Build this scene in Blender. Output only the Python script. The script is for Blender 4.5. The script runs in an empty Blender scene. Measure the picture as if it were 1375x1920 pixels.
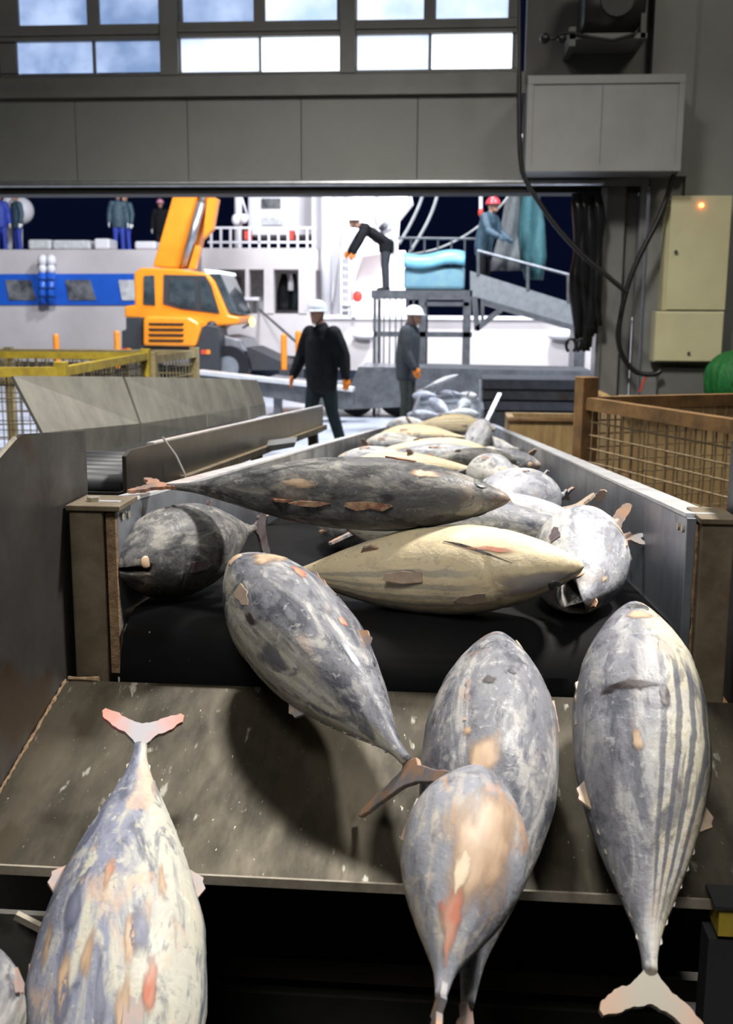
import bpy, bmesh, math, random
from mathutils import Vector, Matrix, noise
R = math.radians
S = bpy.context.scene
COL = S.collection
# ------------------------------------------------------------------ camera
F = 2000.0
CAM = Vector((0, 0, 1.8))
YAW, PITCH, ROLL = R(4.66), math.atan(0.1875), 0.006
ROT = Matrix.Rotation(YAW, 3, 'Z') @ Matrix.Rotation(math.pi/2-PITCH, 3, 'X') @ Matrix.Rotation(ROLL, 3, 'Z')
cd = bpy.data.cameras.new('camera'); cam = bpy.data.objects.new('camera', cd); COL.objects.link(cam)
cd.sensor_fit = 'VERTICAL'; cd.sensor_height = 36; cd.lens = F/1920*36
cd.clip_start = .05; cd.clip_end = 500
cam.matrix_world = Matrix.Translation(CAM) @ ROT.to_4x4()
cd.dof.use_dof = True; cd.dof.focus_distance = 2.05; cd.dof.aperture_fstop = 6.3
S.camera = cam
# ------------------------------------------------------------------ world, lights, exposure
S.view_settings.view_transform = 'Standard'; S.view_settings.look = 'None'
S.view_settings.gamma = 1; S.view_settings.exposure = 0.0; S.view_settings.use_curve_mapping = False
w = bpy.data.worlds.new('night'); S.world = w; w.use_nodes = True
w.node_tree.nodes['Background'].inputs[0].default_value = (.0022, .0035, .014, 1)
w.node_tree.nodes['Background'].inputs[1].default_value = 1.0
def area(name, loc, target, size, power, color=(1, 1, 1), sy=None, spread=180):
    l = bpy.data.lights.new(name, 'AREA'); l.energy = power; l.color = color; l.size = size
    if sy: l.shape = 'RECTANGLE'; l.size_y = sy
    l.spread = R(spread)
    o = bpy.data.objects.new(name, l); COL.objects.link(o); o.location = loc
    o.rotation_euler = (Vector(target)-Vector(loc)).to_track_quat('-Z', 'Y').to_euler()
    return o
area('hall_key_and_fill', (1.9, 3.0, 5.0), (0, 1.8, 1.1), .40, 78, (1, .955, .89), spread=80)       # key over the chute
area('hall_key_and_fill', (-.6, -1.6, 5.8), (-.1, 2.0, 1.1), 1.6, 48, (1, .95, .87), spread=90)
area('hall_key_and_fill', (-.9, 5.0, 6.6), (-.8, 6.6, 0), .9, 330, (1, .95, .86), spread=110)  # added fill light to brighten the heap and the hopper panels
area('hall_key_and_fill', (3.6, 5.2, 7.0), (3.0, 9.5, 1.5), 1.2, 95, (1, .93, .78))
area('hall_key_and_fill', (-3.5, 3.0, 7.2), (-3, 10.5, 3.8), 1.6, 34, (1, .97, .92), spread=120)  # added fill light aimed at the front wall to lift it
area('quay_floodlight', (3, 15, 10), (1, 14.6, 0), 1.5, 2300, (.80, .87, 1))
area('quay_floodlight', (-5, 14, 10), (-4, 24, 1), 2.0, 2200, (.9, .93, 1))
area('ship_floodlight', (-1, 22, 11), (-2, 31, 3.4), 1.5, 2000, (.86, .91, 1))
area('ship_floodlight', (2.0, 28.0, 8.5), (1.2, 31, 6.0), .8, 2600, (.86, .91, 1), spread=100)
area('ship_floodlight', (9, 22, 9), (6, 30, 1), 2.0, 230, (.9, .92, 1))

def ray(px, py):
    return ROT @ Vector(((px-687.5)/F, -(py-960)/F, -1))
def at(px, py, Y):
    d = ray(px, py); return CAM + d*(Y/d.y)
def atx(px, py, X):
    d = ray(px, py); return CAM + d*(X/d.x)
def atz(px, py, Z):
    d = ray(px, py); return CAM + d*((Z-CAM.z)/d.z)

# ------------------------------------------------------------------ materials
MATS = {}
def nt(name):
    m = bpy.data.materials.new(name); m.use_nodes = True
    return m, m.node_tree.nodes, m.node_tree.links, m.node_tree.nodes['Principled BSDF']
def ramp(n, stops):
    r = n.new('ShaderNodeValToRGB'); e = r.color_ramp.elements
    while len(e) < len(stops): e.new(.5)
    for i, (p, c) in enumerate(stops):
        e[i].position = p; e[i].color = (*c, 1) if len(c) == 3 else c
    return r
def mat(name, c1, c2=None, rough=.5, metal=0, scale=8, stretch=(1, 1, 1), bump=0, contrast=(.35, .65), spots=None, spec=.5, detail=6, rough2=None):
    if name in MATS: return MATS[name]
    m, n, l, b = nt(name)
    c2 = c2 or tuple(x*.8 for x in c1)
    tc = n.new('ShaderNodeTexCoord'); mp = n.new('ShaderNodeMapping'); mp.inputs['Scale'].default_value = stretch
    l.new(tc.outputs['Object'], mp.inputs[0])
    nz = n.new('ShaderNodeTexNoise'); nz.inputs['Scale'].default_value = scale; nz.inputs['Detail'].default_value = detail
    nz.inputs['Roughness'].default_value = .65
    l.new(mp.outputs[0], nz.inputs['Vector'])
    r = ramp(n, [(contrast[0], c1), (contrast[1], c2)]); l.new(nz.outputs['Fac'], r.inputs[0])
    out = r.outputs[0]
    if spots:                                   # (colour, scale, threshold)
        for sc_, ss, th in [spots] if not isinstance(spots, list) else spots:
            n2 = n.new('ShaderNodeTexNoise'); n2.inputs['Scale'].default_value = ss; n2.inputs['Detail'].default_value = 4
            l.new(mp.outputs[0], n2.inputs['Vector'])
            r2 = ramp(n, [(th, (0, 0, 0)), (min(th+.06, 1), (1, 1, 1))]); l.new(n2.outputs['Fac'], r2.inputs[0])
            mx = n.new('ShaderNodeMix'); mx.data_type = 'RGBA'
            l.new(r2.outputs[0], mx.inputs['Factor']); l.new(out, mx.inputs[6]); mx.inputs[7].default_value = (*sc_, 1)
            out = mx.outputs[2]
    l.new(out, b.inputs['Base Color'])
    b.inputs['Metallic'].default_value = metal; b.inputs['Roughness'].default_value = rough
    b.inputs['Specular IOR Level'].default_value = spec
    if rough2 is not None:
        mr = n.new('ShaderNodeMapRange'); mr.inputs[1].default_value = .3; mr.inputs[2].default_value = .7
        mr.inputs[3].default_value = rough; mr.inputs[4].default_value = rough2
        l.new(nz.outputs['Fac'], mr.inputs[0]); l.new(mr.outputs[0], b.inputs['Roughness'])
    if bump:
        bp = n.new('ShaderNodeBump'); bp.inputs['Strength'].default_value = bump; bp.inputs['Distance'].default_value = .01
        l.new(nz.outputs['Fac'], bp.inputs['Height']); l.new(bp.outputs[0], b.inputs['Normal'])
    MATS[name] = m; return m
def emis(name, col, strength, col2=None, scale=3):
    if name in MATS: return MATS[name]
    m, n, l, b = nt(name)
    b.inputs['Base Color'].default_value = (*col, 1); b.inputs['Emission Strength'].default_value = strength
    b.inputs['Emission Color'].default_value = (*col, 1); b.inputs['Roughness'].default_value = .5
    if col2:
        tc = n.new('ShaderNodeTexCoord'); nz = n.new('ShaderNodeTexNoise'); nz.inputs['Scale'].default_value = scale
        nz.inputs['Detail'].default_value = 5
        l.new(tc.outputs['Object'], nz.inputs['Vector']); r = ramp(n, [(.35, col), (.68, col2)])
        l.new(nz.outputs['Fac'], r.inputs[0]); l.new(r.outputs[0], b.inputs['Emission Color'])
    MATS[name] = m; return m

M_wall = mat('wall_paint', (.21, .218, .212), (.175, .182, .178), rough=.6, scale=1.5, contrast=(.3, .7))
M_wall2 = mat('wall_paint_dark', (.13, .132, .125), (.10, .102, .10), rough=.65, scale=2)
M_beam = mat('beam_paint', (.17, .17, .165), (.14, .14, .137), rough=.5, scale=3)
M_box = mat('shutter_box_paint', (.235, .243, .243), (.20, .207, .21), rough=.5, scale=2)
M_alu = mat('aluminium', (.45, .47, .5), (.35, .36, .38), rough=.3, metal=.8, scale=10)
M_concrete = mat('concrete', (.16, .155, .15), (.09, .09, .09), rough=.35, scale=4, rough2=.6)
M_wet = mat('wet_quay', (.55, .57, .62), (.25, .27, .31), rough=.15, scale=1.2, rough2=.45, bump=.2)
M_steel = mat('worn_steel', (.20, .198, .19), (.115, .108, .10), rough=.34, metal=.75, scale=7, rough2=.55, bump=.08,
              spots=[((.075, .062, .048), 5, .60), ((.42, .42, .41), 70, .72)])
M_rail = mat('rail_steel', (.30, .325, .38), (.15, .165, .195), rough=.30, metal=.6, scale=4, rough2=.5, bump=.05,
             spots=((.09, .085, .08), 9, .68))
M_cap = mat('cap_painted_reflection', (.75, .76, .8), (.55, .57, .6), rough=.25, metal=.35, scale=12)  # floodlight reflection on the caps put into this pale colour
M_post = mat('post_steel', (.20, .165, .115), (.11, .085, .055), rough=.45, metal=.3, scale=12, rough2=.6, bump=.2,
             spots=((.17, .09, .03), 14, .64))
M_plate = mat('dark_plate', (.085, .082, .08), (.045, .042, .04), rough=.33, metal=.6, scale=6, rough2=.55, bump=.06,
              spots=[((.3, .27, .22), 60, .77), ((.06, .04, .028), 4, .58)])
M_chute = mat('chute_steel', (.078, .067, .048), (.033, .028, .019), rough=.34, metal=.6, scale=6, stretch=(1.6, .5, 1), rough2=.55, bump=.06, contrast=(.4, .6),
              spots=[((.25, .24, .21), 26, .66), ((.42, .40, .34), 130, .70), ((.045, .036, .022), 7, .60)])
M_beltm = mat('belt_rubber', (.003, .003, .0035), (.006, .006, .007), rough=.6, scale=6, rough2=.7, spec=.12, spots=((.22, .23, .22), 95, .735))
M_dark = mat('dark_rubber', (.020, .020, .020), (.012, .012, .012), rough=.6, scale=8, spec=.25)
M_black = mat('black_rubber', (.008, .008, .01), rough=.4)
M_rust = mat('rusty_steel', (.28, .16, .065), (.13, .075, .035), rough=.6, metal=.3, scale=10, bump=.2)
M_rustwood = mat('rusty_panel', (.33, .23, .10), (.2, .12, .05), rough=.7, scale=5, stretch=(4, 4, .5))
M_weld = mat('weld_rust', (.26, .17, .09), (.13, .08, .045), rough=.6, scale=60, bump=.6)
M_edge = mat('cut_edge', (.55, .50, .42), (.35, .31, .25), rough=.35, metal=.6, scale=30)
M_hopper = mat('hopper_steel', (.42, .41, .36), (.27, .26, .23), rough=.4, metal=.45, scale=4, rough2=.55)
M_yellow = mat('yellow_paint', (.5, .38, .04), (.3, .22, .03), rough=.5, scale=8)
M_cream = mat('cream_enamel', (.56, .53, .34), (.50, .47, .30), rough=.4, scale=3)
M_orange = mat('crane_orange', (.85, .29, .02), (.75, .24, .015), rough=.3, scale=2)
M_crgrey = mat('crane_grey', (.03, .032, .036), rough=.5)
M_white = mat('ship_white', (.72, .70, .72), (.62, .60, .62), rough=.45, scale=.6)
M_hullw = mat('hull_white', (.56, .51, .50), (.48, .44, .43), rough=.4, scale=.7)
M_blue = mat('ship_blue', (.015, .11, .55), (.015, .09, .46), rough=.35, scale=2)
M_navy = mat('hull_navy', (.01, .02, .04), rough=.4)
M_glass = mat('dark_glass', (.05, .055, .06), (.22, .22, .22), rough=.1, scale=2.5, spec=.8)
M_cabglass = mat('cab_glass', (.02, .028, .032), (.07, .09, .10), rough=.06, scale=2, spec=1)
M_shipint = mat('ship_interior', (.62, .63, .62), (.40, .40, .40), rough=.7)
M_galv = mat('galvanised', (.17, .175, .18), (.10, .10, .105), rough=.4, metal=.5, scale=6)
M_red = mat('red_paint', (.55, .05, .03), rough=.5)
M_bollard = mat('orange_paint', (.8, .25, .015), rough=.5)
M_greennet = mat('green_net', (.01, .20, .035), (.003, .06, .012), rough=.6, scale=4, stretch=(30, 30, 3), bump=.6)
M_tealnet = mat('teal_net', (.05, .16, .17), (.02, .07, .08), rough=.7, scale=3, stretch=(25, 25, 3), bump=.5)
M_greynet = mat('grey_net', (.17, .17, .17), (.06, .07, .07), rough=.7, scale=3, stretch=(25, 25, 3), bump=.5)
M_rope = mat('rope', (.38, .38, .37), rough=.8)
M_tarp = mat('blue_tarp', (.20, .50, .62), (.12, .32, .42), rough=.35, scale=3)
M_skin = mat('skin', (.42, .22, .14), rough=.5)
M_glove = mat('orange_glove', (.75, .22, .01), (.6, .15, .01), rough=.6, scale=20)
M_blk_cloth = mat('black_cloth', (.008, .008, .009), (.014, .014, .015), rough=.8, scale=15, spec=.12)
M_navy_cloth = mat('dark_green_cloth', (.008, .014, .016), (.014, .02, .022), rough=.8, scale=15, spec=.12)
M_grey_cloth = mat('grey_cloth', (.05, .053, .056), (.035, .038, .042), rough=.8, scale=15, spec=.12)
M_olive_cloth = mat('olive_cloth', (.03, .034, .03), (.05, .055, .045), rough=.8, scale=15, spec=.12)
M_blue_cloth = mat('blue_cloth', (.02, .05, .35), (.015, .03, .25), rough=.6, scale=15)
M_teal_cloth = mat('slate_cloth', (.015, .04, .06), (.05, .09, .12), rough=.6, scale=15)
M_helmet_w = mat('helmet_white', (.72, .72, .72), (.68, .68, .68), rough=.25)
M_helmet_r = mat('helmet_red', (.6, .04, .05), rough=.3)

# ------------------------------------------------------------------ mesh helpers
class MB:
    def __init__(s): s.v = []; s.f = []
    def box(s, x0, x1, y0, y1, z0, z1, M=None):
        b = len(s.v)
        P = [Vector(p) for p in ((x0, y0, z0), (x1, y0, z0), (x1, y1, z0), (x0, y1, z0), (x0, y0, z1), (x1, y0, z1), (x1, y1, z1), (x0, y1, z1))]
        if M: P = [M @ p for p in P]
        s.v += P
        s.f += [tuple(b+i for i in q) for q in ((0, 3, 2, 1), (4, 5, 6, 7), (0, 1, 5, 4), (1, 2, 6, 5), (2, 3, 7, 6), (3, 0, 4, 7))]
        return s
    def prism(s, pts, vec):
        b = len(s.v); n = len(pts); vec = Vector(vec)
        s.v += [Vector(p) for p in pts] + [Vector(p)+vec for p in pts]
        s.f.append(tuple(b+i for i in range(n))[::-1]); s.f.append(tuple(b+n+i for i in range(n)))
        for i in range(n):
            j = (i+1) % n; s.f.append((b+i, b+j, b+n+j, b+n+i))
        return s
    def bar(s, a, c, w_, h_=None, up=(0, 0, 1)):
        a, c = Vector(a), Vector(c); d = (c-a).normalized(); up = Vector(up)
        if abs(d.dot(up)) > .98: up = Vector((1, 0, 0))
        x = d.cross(up).normalized(); y = x.cross(d).normalized(); h_ = h_ or w_
        pts = [a+x*w_/2*i+y*h_/2*j for i, j in ((-1, -1), (1, -1), (1, 1), (-1, 1))]
        return s.prism(pts, c-a)
    def tube(s, pts, r, seg=8, caps=True, sx=1):
        pts = [Vector(p) for p in pts]; n = len(pts)
        rr = r if isinstance(r, (list, tuple)) else [r]*n
        b = len(s.v); prev = None
        for i, p in enumerate(pts):
            d = (pts[min(i+1, n-1)]-pts[max(i-1, 0)]).normalized()
            if prev is None:
                u = Vector((0, 0, 1)) if abs(d.z) < .9 else Vector((1, 0, 0))
                x = d.cross(u).normalized()
            else:
                x = (prev-d*prev.dot(d)).normalized()
            prev = x; y = d.cross(x)
            for k in range(seg):
                a = 2*math.pi*k/seg
                s.v.append(p+(x*math.cos(a)*sx+y*math.sin(a))*rr[i])
        for i in range(n-1):
            for k in range(seg):
                k2 = (k+1) % seg
                s.f.append((b+i*seg+k, b+i*seg+k2, b+(i+1)*seg+k2, b+(i+1)*seg+k))
        if caps:
            s.f.append(tuple(b+k for k in range(seg))[::-1]); s.f.append(tuple(b+(n-1)*seg+k for k in range(seg)))
        return s
    def ball(s, c, r, seg=14, rings=9, M=None):
        c = Vector(c); r = Vector((r, r, r)) if not hasattr(r, '__len__') else Vector(r)
        b = len(s.v)
        for i in range(rings+1):
            th = math.pi*i/rings
            for k in range(seg):
                a = 2*math.pi*k/seg
                p = Vector((r.x*math.sin(th)*math.cos(a), r.y*math.sin(th)*math.sin(a), r.z*math.cos(th)))
                s.v.append(c+(M @ p if M else p))
        for i in range(rings):
            for k in range(seg):
                k2 = (k+1) % seg
                s.f.append((b+i*seg+k, b+(i+1)*seg+k, b+(i+1)*seg+k2, b+i*seg+k2))
        return s
    def grid(s, P):                      # P[i][j]
        b = len(s.v); n = len(P); m_ = len(P[0])
        for row in P: s.v += [Vector(p) for p in row]
        for i in range(n-1):
            for j in range(m_-1):
                s.f.append((b+i*m_+j, b+i*m_+j+1, b+(i+1)*m_+j+1, b+(i+1)*m_+j))
        return s
    def build(s, name, m, parent=None, smooth=False, bevel=0, solid=0, kind=None):
        me = bpy.data.meshes.new(name); me.from_pydata([tuple(v) for v in s.v], [], s.f); me.validate()
        bm = bmesh.new(); bm.from_mesh(me); bmesh.ops.remove_doubles(bm, verts=bm.verts, dist=1e-5)
        bmesh.ops.recalc_face_normals(bm, faces=bm.faces)
        if smooth:
            for f in bm.faces: f.smooth = True
        bm.to_mesh(me); bm.free()
        o = bpy.data.objects.new(name, me); COL.objects.link(o); me.materials.append(m)
        if solid:
            md = o.modifiers.new('s', 'SOLIDIFY'); md.thickness = solid; md.offset = 0
        if bevel:
            md = o.modifiers.new('b', 'BEVEL'); md.width = bevel; md.segments = 2; md.limit_method = 'ANGLE'
        if parent: o.parent = parent
        if kind: o['kind'] = kind
        return o
def tag(o, label=None, cat=None, group=None, kind=None):
    if label: o['label'] = label
    if cat: o['category'] = cat
    if group: o['group'] = group
    if kind: o['kind'] = kind
    return o
def thing(name, label, cat, loc=(0, 0, 0), group=None):
    o = bpy.data.objects.new(name, None); COL.objects.link(o); o.location = loc
    o.empty_display_size = .1
    return tag(o, label, cat, group)
def adopt(root):                          # children are built in world coordinates: shift them into the root's frame
    inv = Matrix.Translation(root.location).inverted()
    for ch in list(COL.objects):
        if ch.parent == root: ch.matrix_parent_inverse = inv
def pb(mb, x0, y0, x1, y1, Y, d):         # box from a picture rectangle standing at distance Y, d deep
    a = at(x0, (y0+y1)/2, Y).x; b = at(x1, (y0+y1)/2, Y).x
    c = at((x0+x1)/2, y1, Y).z; e = at((x0+x1)/2, y0, Y).z
    return mb.box(a, b, Y, Y+d, c, e)
def pp(mb, pts, Y, d):
    return mb.prism([at(x, y, Y) for x, y in pts], (0, d, 0))

# ================================================================== SETTING
WY = 10.5
zc = 8.0
MB().box(-9, 7, -4, WY+.4, -.15, 0).build('floor', M_concrete, kind='structure')
MB().box(-45, 45, WY+.4, 28.6, -.15, -.005).build('floor_quay', M_wet, kind='structure')
MB().box(-80, 80, 28.6, 130, -2.2, -2.0).build('floor_sea', mat('sea', (.002, .004, .01), rough=.2), kind='structure')
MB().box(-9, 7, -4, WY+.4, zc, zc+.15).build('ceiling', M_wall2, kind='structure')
MB().box(-9.2, -9, -4, WY+.4, 0, zc).build('wall_left', M_wall, kind='structure')
MB().box(6.8, 7, -4, WY+.4, 0, zc).build('wall_right', M_wall, kind='structure')
MB().box(-9, 7, -4.2, -4, 0, zc).build('wall_back', M_wall, kind='structure')
XL = -9.0
def zz(y, Y=WY, x=600): return at(x, y, Y).z
def xx(x, y=400, Y=WY): return at(x, y, Y).x
# header of panels over the opening
hz0, hz1 = zz(338), zz(176)
xr = xx(978)
m = MB(); px = [-900, -620, -350, -120, 142, 352, 565, 783, 978]
for a, b in zip(px[:-1], px[1:]):
    m.box(max(XL, xx(a, 250)+.003), xx(b, 250)-.003, WY, WY+.22, hz0, hz1)
m.build('wall_front', M_wall, bevel=.003, kind='structure')
MB().box(XL, xr, WY-.02, WY+.24, hz1, zz(139)).build('trim_1', M_beam, bevel=.01, kind='structure')
MB().box(XL, xr, WY-.06, WY-.02, hz1-.02, hz1+.05).build('trim_2', M_beam, kind='structure')
# shutter track under the header
m = MB(); m.box(XL, xx(1212), WY-.05, WY+.1, zz(352), hz0).tube([(XL, WY-.06, zz(345)), (xx(1130), WY-.06, zz(345))], .03, 10)
m.build('trim_3', M_alu, smooth=False, kind='structure')
MB().box(XL, xx(1212), WY-.02, WY+.3, zz(363), zz(352)).build('trim_4', M_dark, kind='structure')
# wall above and right of the opening
ztop = zc
jx = xx(1213, 500)                                    # right jamb inner start of solid wall
MB().box(jx, 7, WY, WY+.25, 0, ztop).build('wall_front_right', M_wall, kind='structure')
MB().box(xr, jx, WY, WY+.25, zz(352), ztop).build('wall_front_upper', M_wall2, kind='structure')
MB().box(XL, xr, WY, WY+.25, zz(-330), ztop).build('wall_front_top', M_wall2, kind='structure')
MB().box(xx(1222, 60), xx(1300, 60), WY-.14, WY, zz(336), ztop).build('trim_5', M_wall, kind='structure')
MB().box(xx(1300, 60), 7, WY-.06, WY, 0, ztop).build('trim_6', M_wall, kind='structure')
# jamb columns
MB().box(xx(1131), xx(1172), WY-.05, WY+.2, 0, zz(352)).build('trim_7', M_beam, bevel=.01, kind='structure')
MB().box(xx(1126), xx(1136), WY-.08, WY+.22, 0, zz(355)).build('trim_8', M_alu, kind='structure')
MB().box(xx(1176), xx(1196), WY+.02, WY+.2, 0, zz(352)).build('trim_9', M_wall2, kind='structure')
MB().box(xx(1197), xx(1209), WY-.09, WY+.02, 0, zz(350)).build('trim_10', M_alu, kind='structure')
# window units; frosted panes glow by emission in place of quay light
M_p1 = emis('frosted_pane', (.17, .26, .46), 1.15, (.46, .58, .85), 2.6)
M_p2 = emis('frosted_pane_bright', (.42, .58, .92), 1.2, (.95, .98, 1), 1.8)
M_p3 = emis('frosted_pane_white', (.86, .93, 1.0), 2.1)
wins = [
    (-5, 300, [(27, 77, 170, 134, M_p1), (175, 73, 297, 132, M_p1), (27, -60, 158, 45, M_p1), (180, -60, 293, 42, M_p1)]),
    (334, 638, [(336, 69, 484, 131, M_p2), (488, 67, 636, 130, M_p3), (338, -60, 473, 38, M_p1), (495, -60, 631, 36, M_p2)]),
    (667, 975, [(669, 63, 804, 127, M_p2), (809, 59, 962, 125, M_p3), (669, -60, 796, 34, M_p2), (818, -60, 956, 30, M_p2)]),
    (-330, -30, [(-325, 80, -170, 139, M_p1), (-165, 78, -40, 137, M_p1), (-325, -60, -170, 50, M_p1), (-165, -60, -40, 48, M_p1)])]
for k, (a, b, panes) in enumerate(wins):
    wr = bpy.data.objects.new('window_%d' % (k+1), None); COL.objects.link(wr); wr['kind'] = 'structure'
    x0, x1 = xx(a, 100), xx(b, 100); z0, z1 = zz(139), zz(-330)
    m = MB()
    m.box(x0-.02, x1+.02, WY+.02, WY+.14, zz(137), zz(132)); zb = (panes[0][1]+panes[2][3])/2
    m.box(x0, x1, WY+.0, WY+.12, at((a+b)/2, panes[0][1]-1, WY).z, at((a+b)/2, panes[2][3]+1, WY).z)
    m.box(x0, x1, WY-.02, WY+.10, at((a+b)/2, panes[0][1]-10, WY).z, at((a+b)/2, panes[2][3]+13, WY).z)
    for pi in (0, 2):
        p, q = panes[pi], panes[pi+1]
        m.box(xx(p[2], p[1]), xx(q[0], p[1]), WY+.03, WY+.12, at(p[0], p[3]+3, WY).z, z1 if pi == 2 else at(p[0], p[1]-3, WY).z)
        m.box(x0, xx(p[0], p[1]), WY+.03, WY+.12, at(p[0], p[3]+3, WY).z, z1 if pi == 2 else at(p[0], p[1]-3, WY).z)
        m.box(xx(q[2], q[1]), x1, WY+.03, WY+.12, at(q[0], q[3]+3, WY).z, z1 if pi == 2 else at(q[0], q[1]-3, WY).z)
    m.build('window_frame', M_beam, wr, bevel=.006)
    for (pa, pb_, pc, pd, pm) in panes:
        mm = MB(); zt = at(pa, pb_, WY).z if pb_ > -50 else z1
        mm.box(at(pa, pd, WY).x, at(pc, pd, WY).x, WY+.07, WY+.085, at((pa+pc)/2, pd, WY).z, zt)
        mm.build('pane', pm, wr)
for k, (a, b) in enumerate([(300, 334), (638, 667), (-30, -5), (-700, -330)]):
    MB().box(xx(a, 60), xx(b, 60), WY-.03, WY+.22, zz(139), zz(-330)).build('trim_%d' % (11+k), M_beam, bevel=.008, kind='structure')

# ================================================================== FISH
TK = [0, .012, .035, .08, .15, .25, .37, .5, .62, .74, .84, .92, .97, 1.0]
HK = [0, .14, .27, .46, .68, .90, 1.0, .97, .83, .60, .36, .17, .10, .09]
WK = [0, .13, .25, .43, .66, .88, 1.0, .97, .82, .57, .32, .15, .10, .075]
def interp(K, t):
    t = max(0, min(1, t))
    for i in range(len(TK)-1):
        if t <= TK[i+1]:
            a, b = TK[i], TK[i+1]; u = (t-a)/(b-a)
            def sl(j):
                if j <= 0: return (K[1]-K[0])/(TK[1]-TK[0])
                if j >= len(TK)-1: return (K[-1]-K[-2])/(TK[-1]-TK[-2])
                s1 = (K[j]-K[j-1])/(TK[j]-TK[j-1]); s2 = (K[j+1]-K[j])/(TK[j+1]-TK[j])
                return 0 if s1*s2 < 0 else 2*s1*s2/(s1+s2+1e-9)
            h = b-a
            return (2*u**3-3*u**2+1)*K[i]+(u**3-2*u**2+u)*h*sl(i)+(-2*u**3+3*u**2)*K[i+1]+(u**3-u**2)*h*sl(i+1)
    return K[-1]
class Fish:
    """local frame: nose at x=0, tail base at x=-L, back +z, side y"""
    def __init__(s, L, W, H, bend=0, mouth=0, seed=0, twist=0):
        s.L, s.W, s.H, s.bend, s.mouth, s.seed = L, W/2, H/2, bend, mouth, seed
    def surf(s, t, a, off=0):
        h = interp(HK, t)*s.H; w_ = interp(WK, t)*s.W
        ca, sa = math.cos(a), math.sin(a)
        if ca < 0: h *= 1.04
        g = 1 - .035*math.exp(-((t-(.235+.03*ca*ca))/.0065)**2)*(1 if abs(sa) > .25 else .3)     # edge of the gill cover
        p = Vector((-t*s.L, (w_*g+off)*sa, (h*g+off)*ca))
        q = Vector((t*6, sa*1.3, ca*1.3+s.seed*7))
        k = noise.noise(q*1.4)*.020+noise.noise(q*5)*.008+noise.noise(q*13)*.004
        p.y *= 1+k; p.z *= 1+k
        p.z += -.06*s.H*math.sin(min(t/.2, 1)*math.pi)*0
        p.y += s.bend*s.L*(t-.4)**2*(1 if t > .4 else .4)
        return p
    def body(s, parent, m, NR=110, NS=56):
        V = []; Fc = []; A = []; am = 1.72
        for i in range(NR+1):
            t = (i/NR); t = t**1.25 if i < NR else 1
            for k in range(NS):
                a = 2*math.pi*k/NS; p = s.surf(max(t, .0008), a); fm = 0
                aa = a if a <= math.pi else 2*math.pi-a
                if t < .105:
                    d = abs(aa-am)/(.085 if s.mouth else .06)
                    if d < 1.0:
                        dep = (1-d*d)
                        if s.mouth:
                            p.y *= 1-.92*dep; p.x = p.x*(1-dep)-.10*s.L*dep; fm = 1 if dep > .2 else 0
                        else:
                            p.y *= 1-.11*dep*min(1, (.105-t)*40); fm = dep*min(1, (.105-t)*40)
                    if s.mouth and aa > am:
                        c = Vector((-.11*s.L, 0, 0)); ang = s.mouth*min(1, max(0, (.105-t))*30)
                        v = p-c; p = c+Vector((v.x*math.cos(ang)+v.z*math.sin(ang), v.y, -v.x*math.sin(ang)+v.z*math.cos(ang)))
                V.append(tuple(p)); A.append((t, math.cos(a), math.sin(a), fm))
        for i in range(NR):
            for k in range(NS):
                k2 = (k+1) % NS; Fc.append((i*NS+k, i*NS+k2, (i+1)*NS+k2, (i+1)*NS+k))
        Fc.append(tuple(range(NS))[::-1]); Fc.append(tuple(NR*NS+k for k in range(NS)))
        me = bpy.data.meshes.new('body'); me.from_pydata(V, [], Fc)
        for nm, ix in (('ft', 0), ('fa', 1), ('fs', 2), ('fm', 3)):
            at_ = me.attributes.new(nm, 'FLOAT', 'POINT')
            at_.data.foreach_set('value', [q[ix] for q in A])
        me.polygons.foreach_set('use_smooth', [True]*len(me.polygons))
        me.materials.append(m)
        o = bpy.data.objects.new('body', me); COL.objects.link(o); o.parent = parent
        return o
    def fin(s, name, pts, m, parent, thick=.004, rag=0, axis='y'):
        """fin outline in (x,z), flat in y"""
        P = []
        rnd = random.Random(s.seed*13+len(pts))
        n = len(pts)
        for i in range(n):
            a, b = Vector(pts[i]), Vector(pts[(i+1) % n])
            P.append(a)
            k = max(1, int((b-a).length/(.006)))
            for j in range(1, k):
                q = a.lerp(b, j/k)
                if rag: q += Vector((rnd.uniform(-1, 1), rnd.uniform(-1, 1)))*rag
                P.append(q)
        dy = s.bend*s.L*.36
        mb = MB(); mb.prism([(q.x, -thick/2+dy, q.y) if axis == 'y' else q for q in P], (0, thick, 0))
        return mb.build(name, m, parent)
    def plate(s, name, t, a, pts, m, parent, thick=.003, lift=0, flare=.25):
        """small fin or flap lying along the skin: pts in (back, around) metres, flared outward"""
        rnd = random.Random(s.seed+len(pts)*7)
        base = s.surf(t, a); n_ = Vector((0, math.sin(a), math.cos(a))).normalized(); tx = Vector((-1, 0, 0)); tn = n_.cross(tx)
        P = [base+tx*u+tn*v+n_*(lift+u*flare) for u, v in pts]
        return MB().prism(P, n_*thick).build(name, m, parent)
    def patch(s, name, t, a, dt, da, m, parent, off=.0012, seed=1, n=26):
        P = []; c = s.surf(t, a, off)
        rings = [[c]*n]; FR = (.2, .4, .6, .8, 1.0)
        for f in FR:
            row = []
            for k in range(n):
                g = 2*math.pi*k/n; rr = f*(1+.45*noise.noise(Vector((math.cos(g)*1.8, math.sin(g)*1.8, seed*3.3))))
                row.append(s.surf(t+dt*rr*math.cos(g), a+da*rr*math.sin(g), off if f < 1 else .0003))
            rings.append(row)
        mb = MB(); b0 = 0
        mb.v = [c]+[q for r_ in rings[1:] for q in r_]
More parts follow.
